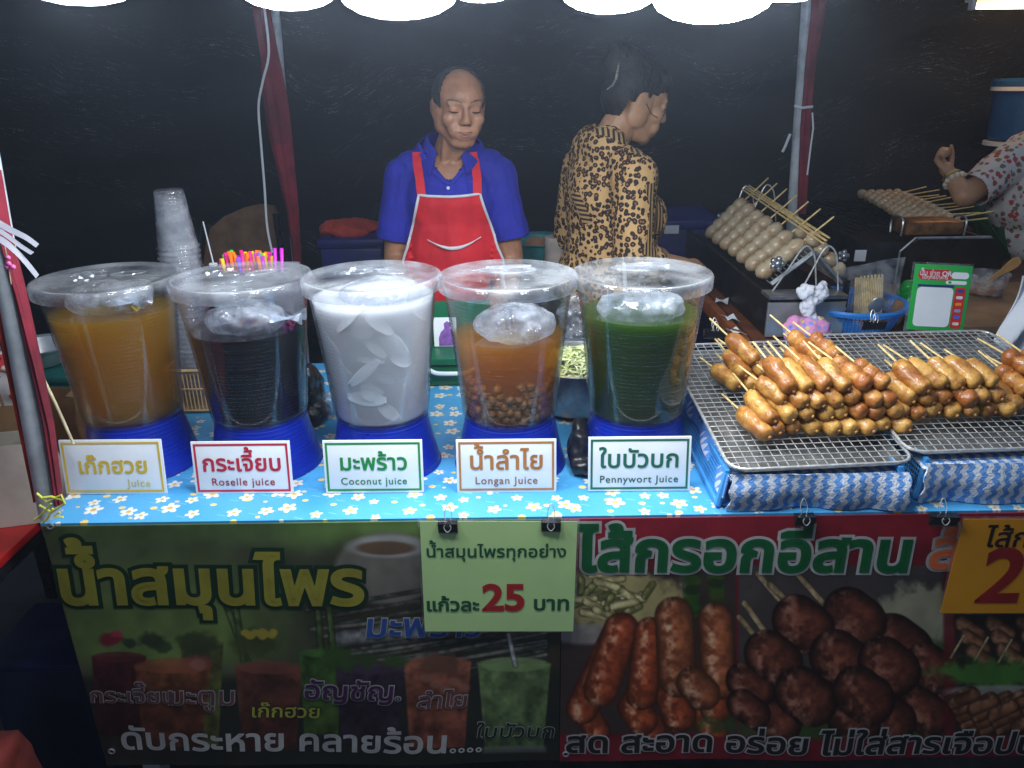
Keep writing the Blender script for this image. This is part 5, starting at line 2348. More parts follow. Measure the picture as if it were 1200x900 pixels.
# skirts
for T_, who, cols in ((TW, woman, (.03, .028, .035)), (TR, vend, (.035, .04, .06))):
    def sk(u, v, T_=T_):
        a = 2 * PI * u
        r_ = .165 + .075 * v
        f = 1 + .04 * math.sin(a * 9) * v
        return T_ @ Vector((math.cos(a) * r_ * f, .01 + math.sin(a) * r_ * .82 * f, .96 - .82 * v))
    MB().grid(sk, 60, 16, thick=.003).build('skirt', pbr('skirt_cloth', cols, .85), who)

# ------------------------------------------------------------------ things at the back of the counter
# stack of upturned clear cups in a beige basket
cb = at_y(214, 320, .56)
cup_base = Vector((cb.x, .56, CT + .012))
ztop = at_y(197, 217, .56).z
CH = .135
cprof = [(0, CH), (.029, CH), (.0315, CH - .002), (.0325, CH - .008), (.0325, CH - .012)]
for i in range(22):
    q = i / 21
    cprof.append((.0325 + .0125 * q + .0003 * math.sin(i * 2.2), (CH - .013) * (1 - q) + .006))
cprof += [(.0475, .006), (.0485, .004), (.0485, .001), (.047, .0)]
cup_me = MB().lathe(cprof, 40).mesh('plastic_cup', m_cupclear)
ncup = int((ztop - CH - cup_base.z) / .0125) + 1
for i in range(ncup):
    o = bpy.data.objects.new('plastic_cup', cup_me)
    COL.objects.link(o)
    o.matrix_basis = Matrix.Translation(cup_base + Vector((.0006 * math.sin(i * 1.7), .0006 * math.cos(i * 2.3), i * .0125))) @ Matrix.Rotation(i, 4, 'Z')
    tag(o, 'topmost clear cup of the upturned stack behind the amber juice' if i == ncup - 1 else 'clear plastic cup in the tall upturned stack behind the amber juice', 'cup', 'stacked clear cups')
m_beige = pbr('beige_basket_plastic', S(205, 168, 118), .55, var=.1)


def slat_basket(o, x0, x1, y0, y1, z0, z1, mat, n=.009):
    MB().box(((x0 + x1) / 2, (y0 + y1) / 2, z0 + .003), (x1 - x0, y1 - y0, .005)).build('floor', mat, o, smooth=False)
    for (ax, ay, bx, by) in ((x0, y0, x1, y0), (x1, y0, x1, y1), (x1, y1, x0, y1), (x0, y1, x0, y0)):
        mb = MB()
        L = math.hypot(bx - ax, by - ay)
        k = int(L / n)
        for i in range(k + 1):
            x, y = ax + (bx - ax) * i / k, ay + (by - ay) * i / k
            mb.tube([(x, y, z0 + .004), (x, y, z1 - .004)], .0018, 4)
        for z, r_ in ((z0 + .006, .003), (z0 + (z1 - z0) * .55, .0025), (z1 - .004, .0048)):
            mb.tube([(ax, ay, z), (bx, by, z)], r_, 6)
        mb.build('slatted_side', mat, o, smooth=False)


o = thing('basket', 'beige slatted basket holding the stack of clear cups', 'basket', cup_base - Vector((0, 0, .012)))
slat_basket(o, cup_base.x - .065, cup_base.x + .085, .50, .62, CT + .001, CT + .115, m_beige)

# straws
sc_ = at_y(296, 300, .52)
STC = [S(196, 40, 190), S(140, 80, 220), S(240, 200, 30), S(245, 120, 20), S(90, 200, 60), S(230, 40, 130)]
STN = ['magenta', 'purple', 'yellow', 'orange', 'green', 'pink']
STM = [pbr(n_ + '_straw', c_, .4, var=.05) for n_, c_ in zip(STN, STC)]
st_me = []
for m_ in STM:
    mb = MB()
    mb.lathe([(.0037, 0), (.0042, 0), (.0042, .22), (.0037, .22)], 12, closed_prof=True)
    st_me.append(mb.mesh('straw', m_))
rnd = random.Random(5)
for i in range(44):
    if i < 2:
        k, px, py, y = 0, (322, 330)[i], 291, .50
    else:
        k, px = rnd.randrange(6), 258 + 62 * ((i * .618) % 1)
        y = .49 + .075 * rnd.random()
        py = 296 + rnd.uniform(-3, 6) + (6 if px < 262 else 0)
    tip = at_y(px, py, y)
    o = bpy.data.objects.new('drinking_straw', st_me[k])
    COL.objects.link(o)
    d = Vector((rnd.uniform(-.10, .10) if i > 1 else .09, rnd.uniform(-.05, .05), 1)).normalized()
    x_, y_, _ = basis(d)
    b_ = tip - d * .22
    o.matrix_basis = Matrix(((x_.x, y_.x, d.x, b_.x), (x_.y, y_.y, d.y, b_.y), (x_.z, y_.z, d.z, b_.z), (0, 0, 0, 1)))
    tag(o, '%s straw in the bundle standing behind the roselle juice' % STN[k] if i > 1 else 'tall magenta straw at the right end of the straw bundle', 'straw', STN[k] + ' straws' if i > 1 else 'tall magenta straws')
o = thing('straw_holder', 'grey upright holder for the coloured straws', 'holder', (sc_.x, .53, CT))
mb = MB()
mb.grid(lambda u, v: (sc_.x + (.085 * max(-1, min(1, 1.35 * math.cos(2 * PI * u)))) * (1 + .1 * v), .528 + .05 * max(-1, min(1, 1.35 * math.sin(2 * PI * u))) * (1 + .1 * v), CT + .002 + (sc_.z - .03 - CT) * v), 48, 6, thick=.003)
mb.build('body', pbr('grey_holder', (.2, .2, .22), .4), o)
MB().box((sc_.x, .528, CT + .006), (.15, .085, .006), bev=.002).build('floor', m_green_plastic, o)
MB().box((sc_.x, .528, 1.0 - .028), (.15, .085, .006), bev=.002).build('inner_shelf', m_green_plastic, o)
o = MB().tube([at_y(238, 260, .75), at_y(251, 312, .62)], .0018, 6)
o.box(at_y(250, 310, .62), (.018, .012, .008), bev=.002)
o = o.build('stirring_stick', m_white_plastic)
tag(o, 'thin white stick leaning left of the coloured straws', 'stick')

# green cash box with a printed card
gb = at_z(530, 452, CT)
o = thing('cash_box', 'dark green plastic box with a white handle behind the coconut juice', 'box', (gb.x, gb.y + .06, CT))
MB().box((gb.x, gb.y + .07, CT + .030), (.20, .14, .058), bev=.006).build('body', m_green_plastic, o)
MB().box((gb.x, gb.y + .068, CT + .070), (.214, .155, .018), bev=.005).build('lid', m_green_plastic, o)
MB().tube(smooth_pts([(gb.x - .06, gb.y - .003, CT + .048), (gb.x - .05, gb.y - .014, CT + .046), (gb.x - .03, gb.y - .016, CT + .041), (gb.x + .03, gb.y - .016, CT + .041), (gb.x + .05, gb.y - .014, CT + .046), (gb.x + .06, gb.y - .003, CT + .048)]), .006, 8).build('handle', m_white_plastic, o)
MB().box((gb.x, gb.y + .125, CT + .14), (.205, .012, .12), bev=.004).build('raised_back', m_green_plastic, o)
cp = at_y(522, 395, gb.y + .09)
o = thing('picture_card', 'white card picturing a robed purple figure, standing on the green box', 'picture', (cp.x, cp.y, CT + .081))
zc = (CT + .081 + at_y(522, 372, gb.y + .09).z) / 2
hC = at_y(522, 372, gb.y + .09).z - CT - .081
MB().box((cp.x, cp.y, zc), (.062, .0015, hC)).build('card', m_card, o, smooth=False)
m_robe = pbr('purple_robe_print', S(128, 84, 158), .6, var=.3, vs=50)
mb = MB()
pl = [(-.024, -.48), (.026, -.48), (.024, -.2), (.016, .02), (.008, .12), (.009, .3), (0, .38), (-.009, .3), (-.008, .12), (-.018, .0), (-.024, -.2)]
mb.prism([(a, b_ * hC) for a, b_ in pl], (cp.x + .006, cp.y - .0014, zc), (1, 0, 0), (0, 0, 1), .0006)
mb.build('printed_figure', m_robe, o, smooth=False)

# pot of shredded cabbage
pf = at_z(682, 497, CT)
pr_ = .135
pc = Vector((pf.x, pf.y + pr_ * .86, CT))
zr = at_y(682, 441, pf.y - .01).z
ph = zr - CT
o = thing('steel_pot', 'round steel pot of shredded cabbage between the brown and green juice', 'pot', pc)
m_pot = pbr('dull_steel', (.42, .43, .44), .35, metal=.9, var=.25, vs=20)
MB().lathe([(0, .002), (pr_ * .72, .002), (pr_ * .84, ph * .12), (pr_ * .94, ph * .45), (pr_, ph * .96), (pr_ + .006, ph), (pr_ + .004, ph + .003), (pr_ - .003, ph), (pr_ - .008, ph * .9), (pr_ * .9, ph * .45), (pr_ * .78, ph * .14), (0, ph * .1)], 56, pc).build('body', m_pot, o)
rnd = random.Random(9)
mb = MB()
for i in range(420):
    a, q = rnd.uniform(0, 2 * PI), rnd.random() ** .5 * .82
    c = pc + Vector((pr_ * q * math.cos(a), pr_ * q * math.sin(a), ph * (.78 + .30 * (1 - q * q)) + rnd.uniform(-.006, .006)))
    L, w_ = rnd.uniform(.02, .045), rnd.uniform(.0025, .006)
    ro = Matrix.Rotation(rnd.uniform(0, 6.3), 3, 'Z') @ Matrix.Rotation(rnd.uniform(-.6, .6), 3, 'Y') @ Matrix.Rotation(rnd.uniform(-1, 1), 3, 'X')
    cv = rnd.uniform(.002, .012)
    mb.grid(lambda u, v: c + ro @ Vector(((u - .5) * L, (v - .5) * w_, -cv * (2 * u - 1) ** 2)), 4, 1, thick=.0012)
cab = mb.build('shredded_cabbage', pbr('cabbage', S(196, 206, 130), .5, second=S(226, 228, 178), vs=40), None)
tag(cab, 'heap of pale green shredded cabbage in the steel pot', 'cabbage', kind='stuff')
mb = MB()
MB_b = at_y(676, 372, .74)
mb.ell(MB_b, (.05, .03, .07))
me = remesh(mb, .006, 0)
wrinkle(me, .016, 26, 2)
wrinkle(me, .006, 80, 5)
o = mesh_obj('crumpled_bag', me, clear('crumpled_clear_bag', haze=.22, rough=.12, hs=40))
tag(o, 'crumpled clear plastic bag standing behind the steel pot', 'bag')
# dark crumpled bags among the tubs
for c_, r_, sd, lab in ((at_y(677, 523, .20), (.022, .05, .05), 3, 'black crumpled bag squeezed between the brown and green juice'),
                        (at_y(360, 420, .46), (.028, .05, .075), 6, 'black crumpled bag standing between the roselle and coconut juice')):
    mb = MB()
    c_ = Vector((c_.x, c_.y, CT + r_[2] * .9))
    mb.ell(c_, r_)
    mb.ell(c_ + Vector((.01, -.03, -r_[2] * .55)), (r_[0] * 1.3, .04, r_[2] * .42))
    me = remesh(mb, .005, 1)
    wrinkle(me, .014, 17, sd)
    wrinkle(me, .0025, 60, sd, (1, 1, .4))
    o = mesh_obj('crumpled_bag', me, m_black_plastic)
    tag(o, lab, 'bag')
c_ = at_z(386, 492, CT)
mb = MB().ell(c_ + Vector((0, .02, .03)), (.025, .03, .03))
me = remesh(mb, .005, 0)
wrinkle(me, .010, 40, 4)
o = mesh_obj('crumpled_bag', me, m_bag)
tag(o, 'small clear crumpled bag left of the coconut juice base', 'bag')
c_ = at_z(372, 470, CT + .02)
o = MB().grid(lambda u, v: c_ + Vector(((u - .5) * .03, .02 * math.sin(u * 3), .03 * v + .006 * math.sin(u * 9))), 8, 8, thick=.001).build('leaf', pbr('leaf_green', S(96, 170, 40), .5))
tag(o, 'bright green leaf scrap beside the coconut juice', 'leaf')

# ------------------------------------------------------------------ left side stand
xr_ = at_z(0, 655, .742).x
m_kraft_pale = pbr('pale_paper', S(188, 176, 160), .8, var=.12, vs=8, bump=.2, bs=40)
o = thing('side_table', 'red topped side table with black legs at the left edge', 'table', (xr_ - .3, .2, 0))
MB().box((xr_ - .3, .25, .733), (.6, 1.3, .018), bev=.003).build('top', m_red_paint, o)
mb = MB().box((xr_ - .3, .25, .708), (.585, 1.285, .03), bev=.003).build('apron_frame', m_black_clip, o)
for x in (xr_ - .035, xr_ - .56):
    for y in (-.36, .86):
        MB().box((x, y, .346), (.032, .032, .692), bev=.003).build('leg', m_black_clip, o)


def paper_bag(c, w, d, h, rot, mat, label, handles=True):
    t = thing('paper_bag', label, 'paper bag', mat=Matrix.Translation(c) @ Matrix.Rotation(rot, 4, 'Z'))
    def fn(u, v):
        a = (u * 4) % 4
        k = int(a) % 4
        f = a - int(a)
        cs = [(-1, -1), (1, -1), (1, 1), (-1, 1), (-1, -1)]
        x = cs[k][0] * (1 - f) + cs[k + 1][0] * f
        y = cs[k][1] * (1 - f) + cs[k + 1][1] * f
        pin = 1 - .35 * v * (1 if abs(x) > .95 and abs(y) < .7 else 0)
        return (x * w / 2 * pin + .004 * math.sin(v * 9 + u * 20), y * d / 2 * (1 - .25 * v), h * v)
    MB().grid(fn, 40, 14, thick=.001).build('body', mat, t, world=False)
    MB().box((0, 0, .002), (w * .97, d * .97, .003)).build('bottom', mat, t, world=False, smooth=False)
    if handles:
        for s in (-1, 1):
            MB().tube(smooth_pts([(-.04, s * d * .36, h - .005), (-.035, s * d * .38, h + .04), (0, s * d * .4, h + .055), (.035, s * d * .38, h + .04), (.04, s * d * .36, h - .005)]), .0028, 6).build('handle', mat, t, world=False)
    return t


q = at_z(22, 625, .742)
paper_bag(Vector((q.x - .05, q.y + .07, .743)), .19, .10, .17, R(14), m_kraft_pale, 'pale paper bag standing at the front of the red side table', False)
q = at_z(30, 560, .742)
paper_bag(Vector((q.x - .06, q.y + .05, .743)), .22, .11, .17, R(6), m_kraft, 'brown kraft paper bag with looped handles on the red side table')
q = at_z(86, 545, .742)
paper_bag(Vector((q.x - .06, q.y + .08, .743)), .14, .09, .15, R(-5), m_kraft, 'small brown kraft bag behind the front pole', False)
q = at_y(-6, 480, .32)
t_ = floral('red_dotted_white', S(226, 216, 214), S(200, 30, 40), S(214, 60, 60), 22)
mb = MB().ell(Vector((q.x - .03, .42, .743 + .13)), (.07, .05, .13))
me = remesh(mb, .006, 0)
wrinkle(me, .008, 25, 4)
tag(mesh_obj('gift_bag', me, t_), 'white bag with red dots at the left frame edge', 'bag')
# teal tin and steel dish
q = at_y(77, 478, .52)
m_teal = pbr('teal_paint', S(18, 96, 92), .45, var=.15)
o = thing('tin_box', 'teal box left of the amber juice, behind the front pole', 'box', (q.x - .01, .56, .743))
MB().box((q.x - .01, .56, .743 + .075), (.17, .14, .15), bev=.008).build('body', m_teal, o)
MB().box((q.x - .01, .56, .743 + .157), (.176, .146, .018), bev=.006).build('lid', m_teal, o)
q2 = at_y(50, 420, .58)
zb = .743 + .167
o = thing('steel_dish', 'shallow shiny steel dish standing on the teal box', 'dish', (q2.x, .58, zb))
MB().lathe([(0, .003), (.045, .003), (.055, .012), (.075, .048), (.088, .052), (.089, .055), (.074, .052), (.05, .012), (0, .007)], 40, (q2.x, .58, zb)).build('bowl', m_steel, o)
o = MB().tube(smooth_pts([at_y(22, 366, .08), at_y(40, 420, .08), at_y(66, 475, .08), at_y(86, 520, .08)]), .0028, 7).build('cord', m_cream)
tag(o, 'cream cord slanting down behind the front pole', 'cord')
m_ribbon = pbr('white_plastic_ribbon', S(112, 112, 120), .4, var=.1)
for k, (pts, w_) in enumerate((([(-12, 255), (10, 268), (30, 278), (44, 288)], .016), ([(-14, 262), (8, 276), (24, 288), (38, 297)], .008), ([(-10, 275), (6, 284), (24, 300), (44, 324)], .016))):
    P_ = smooth_pts([at_y(a, b_, -.10 - .01 * k) for a, b_ in pts])
    n_ = len(P_) - 1
    mb = MB().grid(lambda u, v: P_[round(u * n_)] + Vector((0, (v - .5) * .01, (v - .5) * w_ * .42 * (1.1 - .6 * u))), n_, 3, thick=.0006)
    tag(mb.build('plastic_ribbon', m_ribbon), ('upper wide white ribbon end', 'thin white ribbon end between two wider ones', 'lowest white ribbon end')[k] + ' at the left frame edge', 'ribbon', 'white ribbons')
o = thing('bead_charm', 'small string of pink beads beside the top of the front pole', 'charm', at_y(9, 300, -.08))
m_pink = pbr('pink_bead', S(226, 110, 170), .3)
MB().tube(smooth_pts([at_y(5, 286, -.08), at_y(9, 305, -.08), at_y(11, 320, -.08), at_y(13, 333, -.08)]), .0008, 5).build('thread', m_cream, o)
for a, b_ in ((9, 302), (10, 309), (15, 313), (8, 313)):
    MB().ell(at_y(a, b_, -.08), (.0042, .0042, .0042), n=10).build('bead', m_pink, o)
# under the counter, left
q = at_y(72, 850, .14)
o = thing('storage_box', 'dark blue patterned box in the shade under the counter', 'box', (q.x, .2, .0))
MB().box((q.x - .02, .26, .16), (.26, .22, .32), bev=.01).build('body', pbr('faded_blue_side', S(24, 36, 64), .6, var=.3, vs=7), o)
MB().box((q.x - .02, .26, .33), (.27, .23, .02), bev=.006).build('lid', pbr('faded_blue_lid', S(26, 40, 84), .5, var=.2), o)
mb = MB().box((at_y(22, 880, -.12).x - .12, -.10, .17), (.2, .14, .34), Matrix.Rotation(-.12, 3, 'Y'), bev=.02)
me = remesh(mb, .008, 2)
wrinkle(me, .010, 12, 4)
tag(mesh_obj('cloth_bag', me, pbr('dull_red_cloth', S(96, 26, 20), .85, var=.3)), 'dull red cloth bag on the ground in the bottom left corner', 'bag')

# ------------------------------------------------------------------ behind the vendors
# brown chair
cy_ = 1.95
o = thing('chair', 'chair with a brown backrest behind the straws', 'chair', (at_y(285, 300, cy_).x, cy_, 0))
m_tan = pbr('brown_upholstery', S(120, 92, 66), .8, var=.25, vs=10)
base_ = at_y(285, 300, cy_)
pl = []
for a, b_ in ((240, 345), (238, 300), (246, 268), (262, 254), (285, 244), (303, 240), (320, 242), (325, 255), (330, 300), (334, 345)):
    p = at_y(a, b_, cy_)
    pl.append((p.x - base_.x, p.z - base_.z))
MB().prism(pl, base_, (1, 0, 0), (0, 0, 1), .03).build('backrest', m_tan, o, smooth=False)
for a, b_ in (((240, 264), (229, 350)), ((323, 250), (338, 350))):
    p1, p2 = at_y(*a, cy_ - .03), at_y(*b_, cy_ - .03)
    d = (p2 - p1).normalized()
    MB().tube([p1, p1 + d * ((.02 - p1.z) / d.z)], .014, 10).build('post', m_black_clip, o)
MB().box((base_.x, cy_ - .2, .45), (.42, .40, .04), bev=.01).build('seat', m_tan, o)
for s in (-1, 1):
    MB().tube([(base_.x + s * .19, cy_ - .38, .43), (base_.x + s * .20, cy_ - .40, .0)], .014, 10).build('leg', m_black_clip, o)
# dark blue boxes and red cloth
m_navy = pbr('navy_plastic', S(24, 34, 110), .45, var=.15)


def tote(c0, c1, y, dpt, label, lab_mat=None):
    a, b_ = at_y(*c0, y), at_y(*c1, y)
    t = thing('storage_tote', label, 'tote box', ((a.x + b_.x) / 2, y + dpt / 2, 0), 'navy boxes behind the vendors')
    w_ = b_.x - a.x
    cx_ = (a.x + b_.x) / 2
    MB().box((cx_, y + dpt / 2, a.z / 2 - .02), (w_, dpt, a.z - .04), bev=.012).build('body', m_navy, t)
    MB().box((cx_, y + dpt / 2, a.z - .02), (w_ + .02, dpt + .02, .036), bev=.01).build('lid', m_navy, t)
    return t


tote((374, 280), (452, 350), 1.85, .4, 'navy blue box left of the man, with a red cloth on it')
t2 = tote((760, 258), (838, 345), 1.95, .4, 'navy blue box with a white label right of the woman')
lc = at_y(787, 269, 1.938)
MB().box(lc, (.06, .003, .034)).build('label', m_card, t2, smooth=False)
MB().grid(lambda u, v: lc + Vector(((u - .5) * .05, -.0022, (v - .5) * .02)), 2, 2).build('label_print', m_black_clip, t2) if False else None
zt_ = at_y(400, 280, 1.85).z
xa_, xb_ = at_y(366, 275, 1.9).x, at_y(440, 275, 1.9).x
mb = MB().ell(((xa_ + xb_) / 2, 2.02, zt_ + .012), ((xb_ - xa_) / 2, .13, .035))
me = remesh(mb, .007, 0)
wrinkle(me, .018, 11, 3)
wrinkle(me, .006, 40, 3)
tag(mesh_obj('red_cloth', me, pbr('orange_red_cloth', S(190, 62, 40), .85, var=.2)), 'crumpled orange red cloth on the navy box left of the man', 'cloth')
# teal basin on a stool
bc = at_y(632, 280, 1.62)
zb = bc.z - .10
o = thing('stool', 'dark stool under the teal basin behind the man', 'stool', (bc.x, 1.62, 0))
MB().box((bc.x, 1.62, zb - .015), (.34, .34, .03), bev=.008).build('seat', m_trousers, o)
for sx in (-1, 1):
    for sy in (-1, 1):
        MB().tube([(bc.x + sx * .13, 1.62 + sy * .13, zb - .03), (bc.x + sx * .16, 1.62 + sy * .16, 0)], .014, 8).build('leg', m_trousers, o)
o = thing('basin', 'teal plastic basin behind the man and the woman', 'basin', (bc.x, 1.62, zb))
MB().lathe([(0, .003), (.09, .003), (.125, .09), (.138, .097), (.139, .102), (.122, .095), (.087, .01), (0, .008)], 44, (bc.x, 1.62, zb + .001)).build('body', pbr('teal_plastic', S(40, 118, 118), .4), o)
MBb = MB().ell((bc.x - .01, 1.575, zb + .085), (.045, .035, .03))
MBb.jiggle(.008, 30)
tag(MBb.build('ginger_root', pbr('root_skin', S(170, 120, 86), .7, var=.3)), 'brown root vegetable in the teal basin', 'vegetable')
q = at_y(653, 287, 1.5)
o = thing('tissue_roll', 'pale tissue roll on the stool just left of the woman', 'tissue roll', (q.x, 1.5, zb))
MB().lathe([(.018, .001), (.046, .001), (.046, q.z + .03 - zb), (.018, q.z + .03 - zb)], 30, (q.x, 1.5, zb), closed_prof=True).build('roll', pbr('tissue', S(190, 176, 166), .9), o)
# blue bucket top right
bq = at_y(1186, 165, 2.55)
zt_ = at_y(1186, 98, 2.55).z
o = thing('water_bucket', 'blue lidded bucket at the right edge above the vendor', 'bucket', (bq.x, 2.55, bq.z - .02))
hb = zt_ - bq.z
m_dullblue = pbr('dull_blue_plastic', S(28, 78, 134), .45, var=.12)
MB().lathe([(0, 0), (.135, 0), (.15, .015), (.165, hb), (.155, hb), (0, hb - .01)], 40, (bq.x + .05, 2.55, bq.z)).build('body', m_dullblue, o)
MB().lathe([(.17, hb - .012), (.178, hb - .01), (.178, hb + .012), (.165, hb + .022), (0, hb + .026)], 40, (bq.x + .05, 2.55, bq.z)).build('lid', m_dullblue, o)
MB().lathe([(.171, hb - .03), (.176, hb - .03), (.176, hb - .012), (.171, hb - .012)], 40, (bq.x + .05, 2.55, bq.z), closed_prof=True).build('rim', m_white_plastic, o)
MB().lathe([(.14, -.022), (.165, -.02), (.165, -.002), (.14, -.001)], 40, (bq.x + .05, 2.55, bq.z), closed_prof=True).build('base_ring', m_white_plastic, o)
o = thing('shelf', 'dark wall shelf under the blue bucket', 'shelf', (bq.x, 2.6, bq.z - .04))
MB().box((bq.x + .16, 2.6, bq.z - .035), (.42, .38, .022), bev=.003).build('board', m_grill_black, o)
for s in (-.0, .34):
    MB().box((bq.x + .12 + s, 2.74, (bq.z - .05) / 2), (.03, .03, bq.z - .05), bev=.003).build('post', m_black_clip, o)

# ------------------------------------------------------------------ grill table
GZ = .86
ge = at_z(872, 400, GZ)
o = thing('grill_table', 'long dark wooden table carrying the two grills', 'table', (1.5, 1.7, 0))
GX0, GX1, GY0, GY1 = ge.x - .012, 2.35, ge.y - .01, 2.62
MB().box(((GX0 + GX1) / 2 + .02, (GY0 + GY1) / 2, GZ - .02), (GX1 - GX0 - .05, GY1 - GY0, .034), bev=.003).build('top', m_dark_wood, o)
MB().box((GX0 + .012, (GY0 + GY1) / 2, GZ - .012), (.026, GY1 - GY0 + .006, .045), bev=.004).build('edge_rail', pbr('orange_brown_wood', S(128, 70, 34), .5, var=.25, vs=14), o)
for x in (GX0 + .08, GX1 - .06):
    for y in (GY0 + .06, GY1 - .06):
        MB().box((x, y, (GZ - .038) / 2), (.045, .045, GZ - .038), bev=.003).build('leg', m_dark_wood, o)
wa, wb = at_z(1095, 384, GZ + .03), at_z(1100, 332, GZ + .03)
o = thing('chopping_board', 'pale worn wooden board at the right, under the plastic tub', 'board', (wa.x + .3, (wa.y + wb.y) / 2, GZ))
MB().box((wa.x + .31, (wa.y + wb.y) / 2, GZ + .016), (.66, wb.y - wa.y, .03), bev=.003).build('board', m_wood, o)
for k, (a, b_, r_) in enumerate(((862, 388, .3), (846, 352, -.3), (856, 372, .1))):
    q = at_z(a, b_, GZ + .012)
    oo = MB().grid(lambda u, v: q + Matrix.Rotation(r_, 3, 'Z') @ Vector(((u - .5) * .04, (v - .5) * .06, .006 * math.sin(u * 4 + v * 3))), 6, 6, thick=.0008).build('paper_slip', m_trim)
    tag(oo, ('nearest', 'farthest', 'middle')[k] + ' paper slip on the orange brown table rail', 'paper slip', 'paper slips')


def edge_box(o, name, x0, x1, y0, y1, z0, z1, mat, bev=.004, smooth=True):
    return MB().box(((x0 + x1) / 2, (y0 + y1) / 2, (z0 + z1) / 2), (x1 - x0, y1 - y0, z1 - z0), bev=bev).build(name, mat, o, smooth=smooth)


def trough(o, x0, x1, y0, y1, z0, z1, mat, wall=.012):
    """open charcoal trough"""
    mb = MB()
    mb.box(((x0 + x1) / 2, (y0 + y1) / 2, z0 + .05), (x1 - x0 - .004, y1 - y0 - .004, .10), bev=.003)
    for x in (x0 + wall / 2, x1 - wall / 2):
        mb.box((x, (y0 + y1) / 2, (z0 + z1) / 2), (wall, y1 - y0, z1 - z0), bev=.003)
    for y in (y0 + wall / 2, y1 - wall / 2):
        mb.box(((x0 + x1) / 2, y, (z0 + z1) / 2 - .001), (x1 - x0 - 2 * wall - .002, wall, z1 - z0 - .002), bev=.003)
    return mb.build('trough', mat, o)


def flower_knob(c, d, r_, par):
    mb = MB()
    x_, y_, d_ = basis(d)
    for i in range(5):
        a = 2 * PI * i / 5
        mb.ell(Vector(c) + (x_ * math.cos(a) + y_ * math.sin(a)) * r_ * .62, (r_ * .42,) * 3, n=10)
    mb.ell(Vector(c) + d_ * r_ * .25, (r_ * .55,) * 3, n=12)
    mb.tube([Vector(c), Vector(c) - d_ * r_ * 2.2], r_ * .25, 8)
    return mb.build('flower_knob', m_pot, par)


# left grill with a tent-shaped skewer rack
g0 = at_z(897, 396, GZ + .001)
gx0, gx1 = g0.x, at_y(988, 370, g0.y).x
gz = at_y(940, 348, g0.y).z
gy1 = 2.02
o = thing('charcoal_grill', 'long black charcoal grill with steel front, nearer the woman', 'grill', ((gx0 + gx1) / 2, (g0.y + gy1) / 2, GZ), 'charcoal grills')
trough(o, gx0, gx1, g0.y + .012, gy1, GZ + .002, gz, m_grill_black)
edge_box(o, 'front_plate', gx0 - .003, gx1 + .003, g0.y - .002, g0.y + .008, GZ + .004, gz - .016, m_steel, .002)
edge_box(o, 'front_ledge', gx0 - .004, gx1 + .004, g0.y - .006, g0.y + .07, gz - .006, gz + .005, m_pot, .002)
va = at_y(930, 381, g0.y - .004)
edge_box(o, 'air_vent', va.x - .014, va.x + .03, g0.y - .005, g0.y + .004, va.z - .022, va.z + .022, m_grill_black, .002)
# rack on it
ya, yb2 = g0.y + .10, 1.72
pkF, pkB = at_y(954, 296, ya), at_y(881, 236, yb2)
ftF, ftB = at_y(903, 346, ya), at_y(846, 272, yb2)
rtF = at_y(984, 338, ya)
pkB = Vector((pkF.x + .02, yb2, pkB.z))
ftB = Vector((ftF.x + .01, yb2, gz + .012))
rtB = Vector((rtF.x + .01, yb2, gz + .012))
ftF.z = rtF.z = gz + .012
o = thing('skewer_rack', 'tent shaped wire rack holding pale sausage skewers on the left grill', 'rack', (pkF.x, ya, gz))
for a, b_, c_ in ((ftF, pkF, rtF), (ftB, pkB, rtB)):
    mb = MB()
    for p1, p2 in ((a, b_), (b_, c_)):
        dd = (p2 - p1)
        n_ = dd.cross(Vector((0, 1, 0))).normalized()
        mb.grid(lambda u, v: p1 + dd * u + Vector((0, (v - .5) * .006, 0)) + n_ * .0, 2, 1)
        mb.tube([p1, p2], .0085, 4)
    mb.build('end_frame', m_pot, o, smooth=False)
mb = MB()
for i in range(11):
    q = i / 10
    for A0, A1 in ((ftF, ftB), (rtF, rtB)):
        base1, base2 = A0.lerp(pkF, q), A1.lerp(pkB, q)
        mb.tube([base1, base2], .0018, 5)
mb.build('wires', m_wire, o, smooth=False)
for (a, b_, yy) in (((902, 346), (936, 298), ya - .05), ((936, 346), (962, 298), ya - .05), ((846, 300), (868, 226), yb2), ((868, 280), (893, 224), yb2)):
    p1, p2 = at_y(*a, yy), at_y(*b_, yy)
    p3 = p2 + Vector((.045, 0, -.004))
    MB().tube(smooth_pts([p1, p1.lerp(p2, .7), p2 + Vector((.006, 0, .012)), p2 + Vector((.024, 0, .022)), p3, p3 + Vector((.012, 0, -.06)), p3 + Vector((.02, 0, -.11))]), .0026, 7).build('wire_handle', m_wire, o)
flower_knob(at_y(911, 309, ya - .06), (-.1, -1, .2), .022, o)
flower_knob(at_y(988, 300, ya + .12), (.1, -1, .2), .020, o)
flower_knob(at_y(846, 256, yb2), (-.1, -1, .2), .024, o)
nsk = 7
